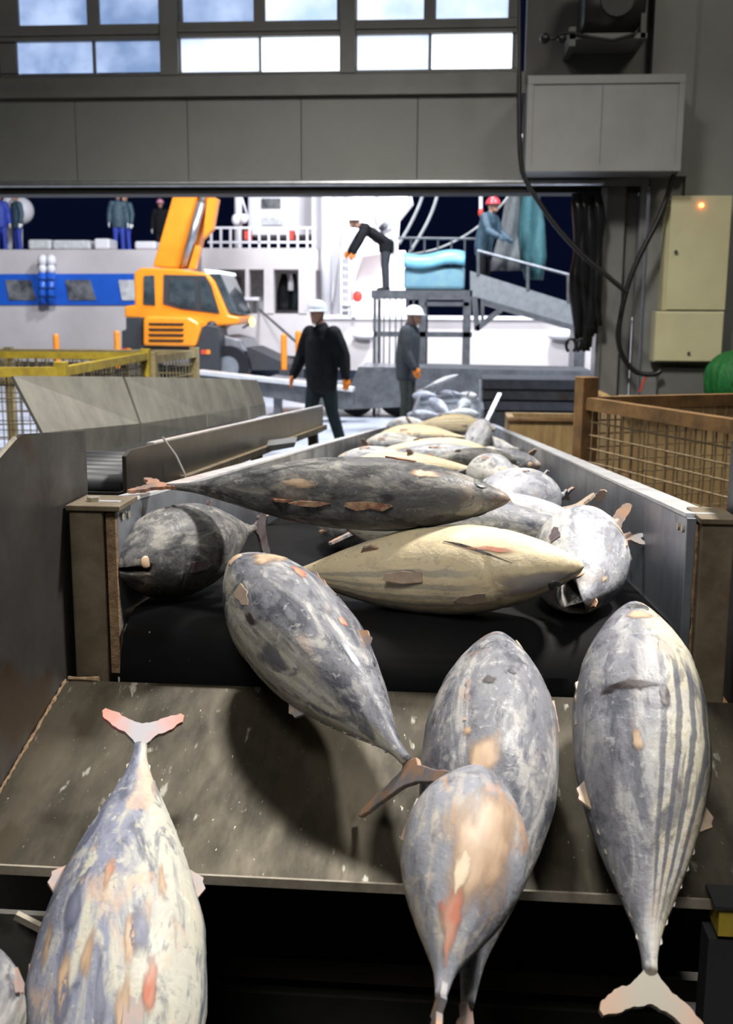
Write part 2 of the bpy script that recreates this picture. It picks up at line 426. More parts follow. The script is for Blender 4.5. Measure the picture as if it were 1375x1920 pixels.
        mb.f = [(0, 1+k, 1+(k+1) % n) for k in range(n)]+[(1+i*n+k, 1+(i+1)*n+k, 1+(i+1)*n+(k+1) % n, 1+i*n+(k+1) % n) for i in range(len(FR)-1) for k in range(n)]
        me = bpy.data.meshes.new(name); me.from_pydata([tuple(v) for v in mb.v], [], mb.f)
        at_ = me.attributes.new('pe', 'FLOAT', 'POINT'); at_.data.foreach_set('value', [0]+[f for f in FR for k in range(n)])
        me.polygons.foreach_set('use_smooth', [True]*len(me.polygons)); me.materials.append(m)
        o = bpy.data.objects.new(name, me); COL.objects.link(o); o.parent = parent; return o

def fish_mat(name, back, belly, stripe=.0, warm=.3, light=(.42, .42, .43), dark=(.045, .05, .06), mott=.5, streak=(5, 22, 22), rough=.42, split=-.25, warmc=(.42, .27, .17)):
    m, n, l, b = nt(name)
    tc = n.new('ShaderNodeTexCoord'); oi = n.new('ShaderNodeObjectInfo')
    ad = n.new('ShaderNodeVectorMath'); ad.operation = 'ADD'
    cmb = n.new('ShaderNodeCombineXYZ'); mu = n.new('ShaderNodeMath'); mu.operation = 'MULTIPLY'; mu.inputs[1].default_value = 37
    l.new(oi.outputs['Random'], mu.inputs[0]); l.new(mu.outputs[0], cmb.inputs[0]); l.new(mu.outputs[0], cmb.inputs[1])
    l.new(tc.outputs['Object'], ad.inputs[0]); l.new(cmb.outputs[0], ad.inputs[1])
    def at_n(k):
        a = n.new('ShaderNodeAttribute'); a.attribute_name = k; return a.outputs['Fac']
    def nz(scale, st=(1, 1, 1), det=5, dist=0, ro=.6):
        mp = n.new('ShaderNodeMapping'); mp.inputs['Scale'].default_value = st; l.new(ad.outputs[0], mp.inputs[0])
        q = n.new('ShaderNodeTexNoise'); q.inputs['Scale'].default_value = scale; q.inputs['Detail'].default_value = det
        q.inputs['Distortion'].default_value = dist; q.inputs['Roughness'].default_value = ro
        l.new(mp.outputs[0], q.inputs['Vector']); return q.outputs['Fac']
    def math_(op, a, c, clamp=False):
        q = n.new('ShaderNodeMath'); q.operation = op; q.use_clamp = clamp
        for i, v in enumerate((a, c)):
            if v is None: continue
            if isinstance(v, (int, float)): q.inputs[i].default_value = v
            else: l.new(v, q.inputs[i])
        return q.outputs[0]
    def rmp(v, a, c, lo=0, hi=1):
        q = n.new('ShaderNodeMapRange'); q.interpolation_type = 'SMOOTHSTEP'
        q.inputs[1].default_value = a; q.inputs[2].default_value = c; q.inputs[3].default_value = lo; q.inputs[4].default_value = hi
        l.new(v, q.inputs[0]); return q.outputs[0]
    def mix(f, a, c):
        q = n.new('ShaderNodeMix'); q.data_type = 'RGBA'
        if isinstance(f, float): q.inputs[0].default_value = f
        else: l.new(f, q.inputs[0])
        for i, v in ((6, a), (7, c)):
            if isinstance(v, tuple): q.inputs[i].default_value = (*v, 1)
            else: l.new(v, q.inputs[i])
        return q.outputs[2]
    fa, ft, fs, fm = at_n('fa'), at_n('ft'), at_n('fs'), at_n('fm')
    n1 = nz(7, (1, 1, 1), 6, .6); n2 = nz(1, tuple(x*.9 for x in streak), 5, 1.0); n3 = nz(60, (1, 1, 1), 4, .3); n4 = nz(9, (1, 2.0, 2.0), 6, .5); n5 = nz(22, (.6, 1.7, 1.7), 3, .35)
    h = math_('ADD', fa, math_('MULTIPLY', math_('SUBTRACT', n1, .5), 1.1))
    col = mix(rmp(h, split-.22, split+.28), belly, back)
    col = mix(math_('MULTIPLY', rmp(n2, .52, .66), mott), col, light)
    col = mix(math_('MULTIPLY', rmp(n2, .48, .36), mott), col, dark)
    col = mix(math_('MULTIPLY', rmp(n4, .56, .66), mott*.9), col, light)
    col = mix(math_('MULTIPLY', rmp(n4, .44, .34), mott), col, dark)
    col = mix(math_('MULTIPLY', rmp(n5, .58, .68), mott*.55), col, light)
    col = mix(math_('MULTIPLY', rmp(n5, .42, .32), mott*.7), col, dark)
    col = mix(math_('MULTIPLY', rmp(n3, .60, .70), .35), col, tuple(min(1, x*1.5) for x in light))
    col = mix(math_('MULTIPLY', rmp(n3, .42, .32), .35), col, dark)
    wn = nz(9, (.7, 1.4, 1.4), 5, .8)
    col = mix(math_('MULTIPLY', rmp(wn, .585, .68), warm), col, warmc)
    if stripe:
        w_ = math_('SINE', math_('MULTIPLY', math_('ADD', fa, math_('MULTIPLY', n1, .22)), 27), None)
        ms = math_('MULTIPLY', rmp(w_, -.2, .65), math_('MULTIPLY', rmp(fa, .12, -.05), rmp(fa, -.93, -.8)))
        ms = math_('MULTIPLY', ms, math_('MULTIPLY', rmp(ft, .25, .36), rmp(ft, .95, .8)))
        col = mix(math_('MULTIPLY', ms, stripe), col, tuple(x*1.1 for x in dark))
    hd = rmp(ft, .16, .05)                                  # head and mouth corners redder
    col = mix(math_('MULTIPLY', math_('MULTIPLY', hd, rmp(wn, .5, .62)), .3), col, warmc)
    col = mix(fm, col, (.012, .008, .008))
    l.new(col, b.inputs['Base Color'])
    l.new(rmp(n5, .35, .7, rough, rough+.2), b.inputs['Roughness'])
    b.inputs['Specular IOR Level'].default_value = .28
    bp = n.new('ShaderNodeBump'); bp.inputs['Strength'].default_value = .5; bp.inputs['Distance'].default_value = .006
    hh = math_('ADD', math_('MULTIPLY', n3, .5), math_('MULTIPLY', n4, .9)); l.new(hh, bp.inputs['Height']); l.new(bp.outputs[0], b.inputs['Normal'])
    return m
FM_grey = fish_mat('skin_grey_mottled', (.165, .17, .195), (.38, .365, .31), .30, .28, (.42, .41, .40), (.05, .055, .075), .8)
FM_dark = fish_mat('skin_dark', (.10, .10, .105), (.12, .12, .12), 0, .12, (.27, .26, .235), (.022, .023, .026), .8, (9, 20, 20), split=-.55)
FM_belly = fish_mat('skin_cream_belly', (.15, .16, .18), (.66, .56, .37), .62, .18, (.60, .56, .47), (.26, .25, .23), .22, split=.22)
FM_stripe = fish_mat('skin_striped', (.19, .195, .225), (.46, .43, .34), .85, .26, (.40, .40, .41), (.07, .075, .10), .7, split=-.05)
FM_pale = fish_mat('skin_pale_frost', (.32, .33, .37), (.50, .49, .46), .25, .25, (.55, .56, .57), (.10, .105, .13), .6, split=-.1)
FM_left = fish_mat('skin_frosted_streaks', (.22, .235, .31), (.46, .455, .40), .0, .60, (.52, .50, .41), (.09, .10, .14), .85, (3.5, 26, 26), split=-.2, warmc=(.52, .37, .27))
FM_tan = fish_mat('skin_tan_worn', (.25, .26, .30), (.44, .36, .26), .0, .75, (.50, .44, .36), (.13, .13, .16), .75, (5, 24, 24), split=-.1, warmc=(.48, .29, .18))
def fin_mat(name, inner, tip, z0=.012, z1=.06):
    m, n, l, b = nt(name)
    tc = n.new('ShaderNodeTexCoord'); sx = n.new('ShaderNodeSeparateXYZ'); l.new(tc.outputs['Object'], sx.inputs[0])
    ab = n.new('ShaderNodeMath'); ab.operation = 'ABSOLUTE'; l.new(sx.outputs[2], ab.inputs[0])
    nz = n.new('ShaderNodeTexNoise'); nz.inputs['Scale'].default_value = 35; nz.inputs['Detail'].default_value = 5
    l.new(tc.outputs['Object'], nz.inputs['Vector'])
    mu = n.new('ShaderNodeMath'); mu.operation = 'MULTIPLY_ADD'; mu.inputs[1].default_value = .07; l.new(nz.outputs['Fac'], mu.inputs[0]); l.new(ab.outputs[0], mu.inputs[2])
    mr = n.new('ShaderNodeMapRange'); mr.inputs[1].default_value = z0+.035; mr.inputs[2].default_value = z1+.035; l.new(mu.outputs[0], mr.inputs[0])
    r = ramp(n, [(0, inner), (1, tip)]); l.new(mr.outputs[0], r.inputs[0]); l.new(r.outputs[0], b.inputs['Base Color']); b.inputs['Roughness'].default_value = .55
    return m
M_tail_o = fin_mat('tail_grey_orange', (.22, .21, .22), (.42, .19, .08))
M_tail_p = fin_mat('tail_grey_pink', (.30, .29, .32), (.48, .17, .12))
M_tail_c = fin_mat('tail_cream', (.23, .21, .17), (.30, .19, .13))
M_fin = mat('fin_orange', (.34, .16, .09), (.13, .09, .075), rough=.55, scale=30, bump=.3)
M_fin_pale = mat('fin_pale', (.46, .34, .24), (.30, .24, .20), rough=.5, scale=30)
M_fin_dark = mat('fin_dark', (.07, .035, .035), (.15, .14, .15), rough=.5, scale=25)
M_fin_pink = mat('fin_pink', (.44, .27, .21), (.28, .26, .26), rough=.5, scale=25)
M_fin_grey = mat('fin_grey', (.2, .2, .22), (.42, .24, .14), rough=.5, scale=22, contrast=(.42, .6))
M_flesh = mat('torn_flesh', (.48, .33, .20), (.22, .08, .05), rough=.5, scale=50, bump=.6)
def patch_mat(name, c1, c2, sc=30, thr=.35):
    m, n, l, b = nt(name)
    tc = n.new('ShaderNodeTexCoord'); mp = n.new('ShaderNodeMapping'); mp.inputs['Scale'].default_value = (.4, 1.2, 1.2); l.new(tc.outputs['Object'], mp.inputs[0])
    q = n.new('ShaderNodeTexNoise'); q.inputs['Scale'].default_value = sc; q.inputs['Detail'].default_value = 6; l.new(mp.outputs[0], q.inputs['Vector'])
    r = ramp(n, [(.38, c1), (.62, c2)]); l.new(q.outputs['Fac'], r.inputs[0]); l.new(r.outputs[0], b.inputs['Base Color'])
    a = n.new('ShaderNodeAttribute'); a.attribute_name = 'pe'
    x = n.new('ShaderNodeMath'); x.operation = 'MULTIPLY_ADD'; x.inputs[1].default_value = 1.6; l.new(q.outputs['Fac'], x.inputs[0]); l.new(a.outputs['Fac'], x.inputs[2])
    mr = n.new('ShaderNodeMapRange'); mr.interpolation_type = 'SMOOTHSTEP'; mr.inputs[1].default_value = .70+thr; mr.inputs[2].default_value = 1.4+thr
    mr.inputs[3].default_value = 1; mr.inputs[4].default_value = 0; l.new(x.outputs[0], mr.inputs[0]); l.new(mr.outputs[0], b.inputs['Alpha'])
    b.inputs['Roughness'].default_value = .5; return m
M_blood = patch_mat('red_flesh', (.46, .15, .09), (.42, .27, .19), 40)
M_gash = mat('dark_wound', (.02, .012, .014), rough=.5)
M_wound = patch_mat('dark_soft_wound', (.03, .02, .024), (.05, .035, .04), 40, .4)
M_eye = mat('fish_eye_cream', (.62, .45, .30), (.52, .34, .24), rough=.35, scale=40)
M_eyed = mat('fish_eye_dark', (.05, .05, .055), (.2, .2, .2), rough=.25, scale=60)
M_peach = patch_mat('peach_patch', (.48, .35, .24), (.36, .24, .16), 24)

def basis(nose, tail, back):
    x = (nose-tail).normalized(); b = Vector(back); z = (b-x*b.dot(x)).normalized(); y = z.cross(x)
    return Matrix((x, y, z)).transposed()
def make_fish(label, nose, tail, W, H, back, m, fins, group=None, bend=0, mouth=0, seed=1, eye=None, tail_span=.1, finlets=True, pect=None, tailm=None, tips=None, dors=True, NR=110, NS=56, caudal=True, ragged=.0015):
    nose, tail = Vector(nose), Vector(tail); L = (nose-tail).length
    r = thing('skipjack_tuna', label, 'fish', group=group)
    r.matrix_world = Matrix.Translation(nose) @ basis(nose, tail, back).to_4x4()
    f = Fish(L, W, H, bend, mouth, seed); f.root = r
    f.body(r, m, NR, NS)
    s_ = tail_span
    if caudal:
        f.fin('tail_fin', [(-L+.03, .006), (-L, .009), (-L-.012, .018), (-L-.022, s_*.40), (-L-.034, s_*.72), (-L-.052, s_*.97), (-L-.064, s_), (-L-.070, s_*.93), (-L-.064, s_*.68), (-L-.050, s_*.35), (-L-.042, 0),
                           (-L-.050, -s_*.35), (-L-.064, -s_*.68), (-L-.070, -s_*.90), (-L-.066, -s_), (-L-.052, -s_*.97), (-L-.034, -s_*.72), (-L-.022, -s_*.40), (-L-.012, -.018), (-L, -.009), (-L+.03, -.006)], tailm or fins, r, .007, ragged)
    if tips:                                    # bent tail fin given by its two tips and its root
        a_, b_, c_ = [r.matrix_world.inverted() @ Vector(q) for q in tips]
        u = b_-a_; mid = (a_+b_)/2; v = c_-mid; nrm = u.cross(v).normalized()
        prof = [(-.5, 0), (-.47, .16), (-.36, .42), (-.2, .68), (-.08, .92), (-.06, 1.15), (.06, 1.15), (.08, .92), (.2, .66), (.36, .38), (.47, .14), (.5, 0), (.47, -.06), (.36, .06), (.2, .28), (.06, .44), (-.06, .44), (-.2, .28), (-.36, .10), (-.47, -.04)]
        P = []; rn = random.Random(3)
        for i in range(len(prof)):
            p, q = prof[i], prof[(i+1) % len(prof)]
            for j in range(3): w_ = j/3; P.append(mid+u*(p[0]*(1-w_)+q[0]*w_)+v*(p[1]*(1-w_)+q[1]*w_)+v*(rn.uniform(-.02, .02)))
        MB().prism([q-nrm*.004 for q in P], nrm*.008).build('tail_fin', tailm or fins, r, bevel=.002)
    for sg in (1, -1):
        e = eye or M_eye
        a = 1.42; q = f.surf(.085, a*sg)
        nrm = Vector((.35, math.sin(a)*sg, .15)).normalized()
        Mx = nrm.to_track_quat('Z', 'X').to_matrix()
        MB().ball(q-nrm*.0015, (.016*L/.65, .016*L/.65, .0032), 24, 10, M=Mx).build('eye', e, r, smooth=True)
        a = 1.75
        f.plate('pectoral_fin', .275, a*sg, [(-.004, -.012), (.012, -.014), (.028, -.011), (.042, -.012), (.058, -.003), (.050, .003), (.038, .005), (.030, .011), (.012, .010), (-.004, .010)], pect or fins, r, .004, -.002, .13)
    hd = f.surf(.3, 0).z
    if dors: f.fin('dorsal_fin', [(-.31*L, hd-.004), (-.325*L, hd+.007), (-.35*L, hd+.004), (-.37*L, hd+.007), (-.40*L, hd+.002), (-.45*L, f.surf(.45, 0).z+.001), (-.45*L, f.surf(.45, 0).z-.008)], fins, r, .005)
    for sg, a in ((1, 0), (-1, math.pi)) if dors else ():
        z = f.surf(.6, a).z; z2 = f.surf(.67, a).z
        f.fin('dorsal_fin' if sg > 0 else 'anal_fin', [(-.59*L, z-.006*sg), (-.625*L, z+.010*sg), (-.64*L, z+.006*sg), (-.65*L, z+.007*sg), (-.67*L, z2-.002*sg)], fins, r, .005)
        if finlets:
            for k in range(6):
                t = .70+.043*k; z = f.surf(t, a).z; z2 = f.surf(t+.03, a).z
                f.fin('finlet', [(-t*L, z-.003*sg), (-(t+.022)*L, z2+.004*sg), (-(t+.03)*L, z2-.002*sg)], m, r, .003)
    return f

def spot(f, px, py):
    '''where on the fish's own skin (along, around) the mark stands'''
    Mw = f.root.matrix_world; best = None; RT = ROT.transposed(); Mc = Mw.inverted() @ CAM
    for i in range(2, 96):
        for k in range(72):
            a = 2*math.pi*k/72; t = i/98; q = f.surf(t, a)
            if Vector((0, math.sin(a), math.cos(a))).dot((Mc-q).normalized()) < .05: continue
            d = RT @ (Mw @ q-CAM); u, v = 687.5-F*d.x/d.z, 960+F*d.y/d.z
            e = (u-px)**2+(v-py)**2
            if best is None or e < best[0]: best = (e, t, a)
    return best[1], best[2]
def mark(f, px, py, dt, da, m, name='raw_patch', seed=1, off=.0012):
    t, a = spot(f, px, py); return f.patch(name, t, a, dt, da, m, f.root, off, seed)
# ---- dark fish lying across the top of the heap: its back faces the camera
n_, t_ = at(958, 936, 2.10), at(314, 912, 2.16)
f = make_fish('long dark grey fish across the heap top, torn orange tail at left end', n_, t_, .150, .150, (0, -1, -.12), FM_dark, M_fin, bend=.0, seed=3, eye=M_eyed, tail_span=.05, ragged=.004)
f.plate('torn_flesh', *spot(f, 736, 950), [(0, 0), (.02, .011), (.045, .006), (.07, .012), (.096, .003), (.092, -.004), (.05, -.007), (.02, -.004)], M_flesh, f.root, .004, .001, .03)
f.plate('torn_flesh', *spot(f, 622, 946), [(0, 0), (.03, .008), (.06, .007), (.085, .002), (.06, -.004), (.02, -.003)], M_flesh, f.root, .003, .001, .02)
mark(f, 545, 975, .03, .12, M_blood, seed=5); mark(f, 800, 890, .05, .2, M_peach, seed=6); mark(f, 560, 905, .06, .15, M_peach, seed=7)
# ---- cream-bellied fish, mouth to the right
n_, t_ = at(1096, 1062, 1.98), at(522, 1078, 2.18)
f = make_fish('cream bellied fish lying just below the long dark fish, closed mouth at right', n_, t_, .178, .172, (.1, .62, -.75), FM_belly, M_fin_grey, seed=5, eye=M_eyed, pect=M_fin_pale, tail_span=.05)
mg = MB()
ta, aa = spot(f, 832, 1014); tb, ab = spot(f, 962, 1058)
top_, bot_ = [], []
for k in range(15):
    u = k/14; t = ta+(tb-ta)*u; a = aa+(ab-aa)*u-.05*math.sin(u*math.pi)*(1 if ab > aa else -1)
    hw = .035*math.sin(math.pi*min(1, u*.9+.08))
    top_.append(f.surf(t, a+hw, .0012)); bot_.append(f.surf(t, a-hw, .0012))
mg.grid([top_, bot_])
mg.build('gill_slit', M_gash, f.root)
f.plate('pelvic_fin', *spot(f, 775, 1085), [(-.02, -.008), (.02, -.012), (.055, -.008), (.06, .004), (.02, .012), (-.02, .010)], M_fin_pale, f.root, .004, .001, .05)
mark(f, 750, 1072, .06, .12, patch_mat('fin_socket', (.2, .19, .18), (.3, .27, .22)), 'fin_socket', 9)
mark(f, 1000, 1095, .14, .5, patch_mat('grey_cheek', (.26, .25, .26), (.42, .36, .31), 12), 'cheek', 4, .0008)
mark(f, 930, 1030, .10, .10, M_blood, seed=12)
# ---- centre fish sliding tail first towards the camera
n_, t_ = at(440, 1050, 2.02), at(770, 1432, 1.52)
f = make_fish('mottled grey fish in the middle, head on black belt, tail over its neighbour', n_, t_, .200, .196, (.8, -.1, .5), FM_grey, M_fin_grey, bend=.05, seed=8, pect=M_fin_pale, tailm=M_fin_grey, caudal=False, tips=(at(675, 1532, 1.55), at(884, 1464, 1.30), at(772, 1436, 1.50)))
mark(f, 505, 1045, .07, .45, M_peach, seed=2)
mark(f, 560, 1075, .05, .13, M_blood, seed=7)
mark(f, 640, 1163, .022, .12, M_blood, seed=4)
mark(f, 470, 1160, .04, .10, M_wound, 'wound', 3)
mark(f, 660, 1225, .06, .14, patch_mat('blue_scrape', (.36, .40, .48), (.28, .31, .38)), 'scrape', 9)
# ---- striped fish on the right
n_, t_ = at(1190, 1133, 1.86), at(1216, 1830, 1.25)
f = make_fish('striped fish at far right of chute, head up and tail hanging below the lip', n_, t_, .212, .205, (-.95, .25, .3), FM_stripe, M_fin_pale, bend=-.03, seed=11, tail_span=.065, tailm=M_tail_c, pect=M_fin_pink, eye=M_eyed)
mark(f, 1180, 1284, .022, .42, M_wound, 'wound', 3)
mark(f, 1182, 1286, .010, .30, M_gash, 'wound', 5)
mark(f, 1246, 1312, .035, .10, M_wound, 'wound', 6)
mark(f, 1198, 1152, .03, .5, M_peach, seed=8)
mark(f, 1190, 1388, .03, .10, M_peach, seed=9)
# ---- rear fish of the pair in the middle
n_, t_ = at(936, 1190, 1.84), at(884, 1885, 1.17)
f = make_fish('large grey fish sliding head up beside the centre fish, half covered by a worn one', n_, t_, .213, .200, (-.35, -.35, .87), FM_grey, M_fin_pink, bend=.02, seed=15, tail_span=.03, eye=M_fin_pale, pect=M_fin_pink)
mark(f, 905, 1430, .09, .35, M_peach, seed=12)
mark(f, 872, 1372, .02, .10, M_peach, seed=14)
mark(f, 916, 1275, .018, .13, M_wound, 'wound', 3)
mark(f, 958, 1258, .012, .08, M_wound, 'wound', 5)
# ---- worn tan fish lying over it
n_, t_ = at(900, 1440, 1.38), at(822, 1870, 1.04)
f = make_fish('short worn fish with tan and red raw flesh lying over a larger grey one', n_, t_, .158, .125, (.3, -.4, .86), FM_tan, M_fin_grey, bend=-.02, seed=18, tail_span=.018, eye=M_fin_dark, pect=M_fin_pink, dors=False)
mark(f, 905, 1590, .32, .95, M_peach, seed=21)
mark(f, 842, 1735, .15, .42, M_blood, seed=24, off=.002)
mark(f, 862, 1640, .08, .18, patch_mat('cream_patch', (.62, .52, .38), (.52, .40, .28)), seed=26, off=.002)
# ---- large fish at the bottom left, nose out of the picture
n_, t_ = at(170, 2330, .94), at(263, 1400, 1.56)
f = make_fish('large pale streaked fish at bottom left, tail up, head cut off by the frame', n_, t_, .195, .222, (-1, 0, .25), FM_left, M_fin_pink, bend=.02, seed=22, tail_span=.066, pect=M_fin_pink, tailm=M_tail_p)
for k_, (x_, y_) in enumerate(((205, 1640), (240, 1760), (300, 1650), (160, 1790), (290, 1840), (90, 1770), (120, 1840), (235, 1900))):
    mark(f, x_, y_, .07, .09, M_peach if k_ % 4 else M_blood, seed=31+k_)
for k_, (x_, y_) in enumerate(((140, 1700), (170, 1560), (265, 1740), (110, 1880))):
    mark(f, x_, y_, .07, .14, patch_mat('slate_patch', (.10, .11, .17), (.17, .18, .25)), 'slate_patch', seed=51+k_)
# ---- head on the left against the rail
n_, t_ = at(218, 1064, 1.965), at(478, 990, 2.44)
f = make_fish('dark fish head with cream eye resting against the left rail, mouth slightly open', n_, t_, .180, .190, (-.05, -.1, 1), FM_dark, M_fin_dark, seed=25, mouth=.16, eye=M_eye)
# ---- open-mouthed head on the right
n_, t_ = at(1094, 1128, 1.97), at(1082, 955, 2.60)
f = make_fish('pale fish head facing the camera with gaping mouth, wedged by the right rail', n_, t_, .185, .205, (.85, -.1, .45), FM_pale, M_fin_pale, seed=28, mouth=.55, pect=M_fin_dark, tail_span=.05, eye=M_eye)
mark(f, 1132, 1088, .022, .17, patch_mat('eye_cream', (.66, .50, .36), (.60, .45, .30)), 'eye', 2, .002)
mark(f, 1165, 995, .03, .25, M_peach, seed=5)
f.plate('torn_flesh', .02, 1.0, [(0, -.008), (.02, -.006), (.03, .0), (.02, .01), (-.012, .012), (-.02, .004)], M_flesh, f.root, .004, .002, .0)

# ---- the heap further up the belt
def belt_z(Y): return 1.2+(2.15-Y)*.0875
def lay(label, cx, cy, Y, ang, m, L=.64, W=.17, pitch=0, roll=0, fins=M_fin_grey, grp=None, seed=1, mouth=0):
    c = at(cx, cy, Y); a = R(ang)
    d = Vector((math.cos(a)*math.cos(R(pitch)), math.sin(a)*math.cos(R(pitch)), math.sin(R(pitch))-.0875*math.sin(a)))
    side = Vector((-math.sin(a), math.cos(a), 0)); rr = R(roll)
    back = Vector((0, 0, 1))*math.cos(rr)+side*math.sin(rr)
    return make_fish(label, c+d*L/2, c-d*L/2, W, W*1.02, back, m, fins, grp, seed=seed, NR=44, NS=28, finlets=False, tail_span=.07 if seed > 41 else .022, mouth=mouth, bend=random.Random(seed).uniform(-.06, .06))
HEAP = [
 ('grey fish with rounded back beside the right rail behind the dark fish nose', 985, 940, 2.95, -118, FM_pale, .55, .19, 0, 20),
 ('pale fish with orange raw spots behind the cream bellied fish, short dark fin upright', 975, 990, 2.55, 150, FM_pale, .52, .17, 0, -60),
 ('grey fish showing only its back between the long dark fish and the cream bellied one', 880, 990, 2.45, 175, FM_grey, .6, .16, 0, -30),
 ('grey fish wedged behind the nose of the long dark fish', 885, 955, 2.9, 160, FM_grey, .6, .16, 0, 10),
 ('pale round fish face looking at the camera, behind the nose of the long dark fish', 915, 888, 4.35, -78, FM_pale, .6, .17, 0, 70),
 ('tan fish lying crosswise just behind the long dark fish', 770, 880, 4.9, 178, FM_belly, .68, .15, 0, 160),
 ('grey fish lying crosswise in the heap, top of the third row', 850, 858, 5.3, -178, FM_pale, .68, .14, 0, 30),
 ('pale fish at the left rail in the heap, head left', 716, 862, 5.6, 168, FM_pale, .5, .14, 0, 120),
 ('cream fish stretched along the middle of the heap', 810, 846, 6.1, 8, FM_belly, .68, .15, 0, 170),
 ('white fish pointing left near the left rail of the heap', 748, 832, 7.2, 150, FM_pale, .55, .15, 0, 160),
 ('yellowish fish with worn back in the upper heap', 792, 818, 7.8, 170, FM_belly, .66, .17, 0, 150),
 ('grey fish head cone rising at the right of the upper heap', 893, 828, 7.0, 70, FM_pale, .5, .17, 35, 0),
 ('small white fish against the right rail', 925, 838, 7.2, 150, FM_pale, .36, .14, 0, 120),
 ('cream fish at the top middle of the heap', 842, 797, 9.4, 12, FM_belly, .64, .19, 0, 170),
 ('white fish at the top left of the heap', 770, 800, 10.0, 160, FM_pale, .5, .18, 0, 150),
 ('white fish lying to the right of the topmost cream fish', 884, 803, 9.6, -30, FM_pale, .5, .17, 0, 120),
 ('grey tail end sticking out at the right of the heap', 935, 868, 5.2, -40, FM_grey, .5, .14, 0, 0),
 ('dark fish with broken belly in the right of the heap', 880, 866, 5.0, 20, FM_dark, .5, .13, 0, 150),
]
for i, h in enumerate(HEAP):
    lay(*h, seed=40+i)
# lower layer carrying the heap
UNDER = [(-.30, 2.95, 100), (.0, 3.35, 60), (-.30, 3.7, 20), (.2, 3.75, 110), (-.1, 4.25, 170), (.25, 4.6, 95), (-.42, 4.8, 70), (.0, 5.2, 10), (-.3, 5.5, 160), (.25, 5.6, 80),
         (-.05, 6.1, 175), (-.38, 6.5, 80), (.25, 6.7, 100), (0, 7.1, 5), (-.3, 7.6, 120), (.12, 7.9, 20), (-.1, 8.6, 170), (.15, 9.3, 100), (-.25, 9.4, 60), (0, 10.1, 10), (.2, 10.8, 80), (-.2, 10.9, 110), (0, 11.6, 15)]
protos = {}
def copy_thing(root):
    r = root.copy(); COL.objects.link(r)
    for ch in root.children:
        c = ch.copy(); COL.objects.link(c); c.parent = r
    return r
p0 = None
for i, (X, Y, ang) in enumerate(UNDER):
    if p0 is None:
        p0 = lay('frozen fish in the bottom layer of the heap on the belt', 700, 900, Y, 0, FM_pale, .6, .16, 0, 90, seed=77, grp='fish under the heap').root; r = p0
    else: r = copy_thing(p0)
    a = R(ang)
    r.matrix_world = Matrix.Translation((X+math.cos(a)*.29, Y+math.sin(a)*.29, belt_z(Y)+.088-.0875*math.sin(a)*.29)) @ (Matrix.Rotation(a, 4, 'Z') @ Matrix.Rotation(.0875*math.sin(a), 4, 'Y') @ Matrix.Rotation(R(70+i*37 % 120), 4, 'X'))

# ================================================================== MAIN CONVEYOR
XLi, XRi = -.642, .432
Ye = 13.0
cv = thing('belt_conveyor', 'long inclined steel conveyor with black belt carrying the fish, in the middle', 'conveyor', (0, 7.5, 0))
def slope_box(mb, x0, x1, ya, yb, o0, o1):
    pts = [(x0, ya, belt_z(ya)+o0), (x0, yb, belt_z(yb)+o0), (x0, yb, belt_z(yb)+o1), (x0, ya, belt_z(ya)+o1)]
    return mb.prism(pts, (x1-x0, 0, 0))
for xa, xb, fa_, fb in ((XLi-.018, XLi, XLi-.045, XLi), (XRi, XRi+.018, XRi, XRi+.055)):
    m = MB(); slope_box(m, xa, xb, 1.97, Ye, -.13, .215); m.build('side_rail', M_rail, cv, bevel=.002)
    m = MB(); slope_box(m, fa_, fb, 1.985, Ye, .215, .223); m.build('rail_cap', M_cap, cv, bevel=.001)
m = MB(); slope_box(m, XLi-.045, XLi-.03, 2.4, Ye, .15, .215); slope_box(m, XRi+.04, XRi+.055, 2.4, Ye, .15, .215); m.build('rail_flange', M_rail, cv)
# belt with its curved end over the head pulley
Rp = .115; yc = 2.03; prof = [(Ye, belt_z(Ye)), (8, belt_z(8)), (4, belt_z(4)), (yc+.02, belt_z(yc+.02))]
zc_ = belt_z(yc)-Rp
for k in range(0, 20):
    a = R(90+k*9); prof.append((yc+Rp*math.cos(a), zc_+Rp*math.sin(a)))
m = MB(); m.grid([[(XLi+.012, y, z), (XRi-.01, y, z)] for y, z in prof]); m.build('belt', M_beltm, cv, smooth=True, solid=.008)
MB().tube([(XLi+.01, yc, zc_), (XRi-.01, yc, zc_)], Rp-.012, 24).build('pulley', M_dark, cv, smooth=False)
for xa, xb in ((XLi-.087, XLi-.021), (XRi+.021, XRi+.082)):
    MB().box(xa, xb, 1.945, 2.005, 0, 1.425).build('post', M_post, cv, bevel=.004)
    m = MB().box(xa-.004, xb+.035 if xa < 0 else xb+.004, 1.94, 2.06, 1.425, 1.436); m.build('post_cap', M_post, cv, bevel=.002)
# frame legs and under frame
for Y in (4.5, 7.5, 10.5, 12.7):
    for X in (XLi-.04, XRi+.04):
        MB().box(X-.03, X+.03, Y, Y+.06, 0, belt_z(Y)-.1).build('leg', M_post, cv)
for zq in (1.405, 1.175):
    for yq in (1.997, 2.035):
        for sgn, X in ((1, XLi+.0005), (-1, XRi-.0005)):
            MB().tube([(X-.002*sgn, yq, zq-.0875*(yq-2)), (X+.003*sgn, yq, zq-.0875*(yq-2))], .0075, 10).build('bolt', M_edge, cv)
MB().prism([(XLi-.018, 1.955, 1.42), (XLi-.018, 1.97, 1.42), (XLi-.018, 1.97, 1.10), (XLi-.018, 1.955, 1.10)], (.018, 0, 0)).build('weld_seam', M_weld, cv)
m = MB()
rnd = random.Random(4)
m.tube([(XRi+.019+rnd.uniform(-.001, .001), 1.966, 1.42-.011*k) for k in range(30)], [rnd.uniform(.002, .0045) for k in range(30)], 6)
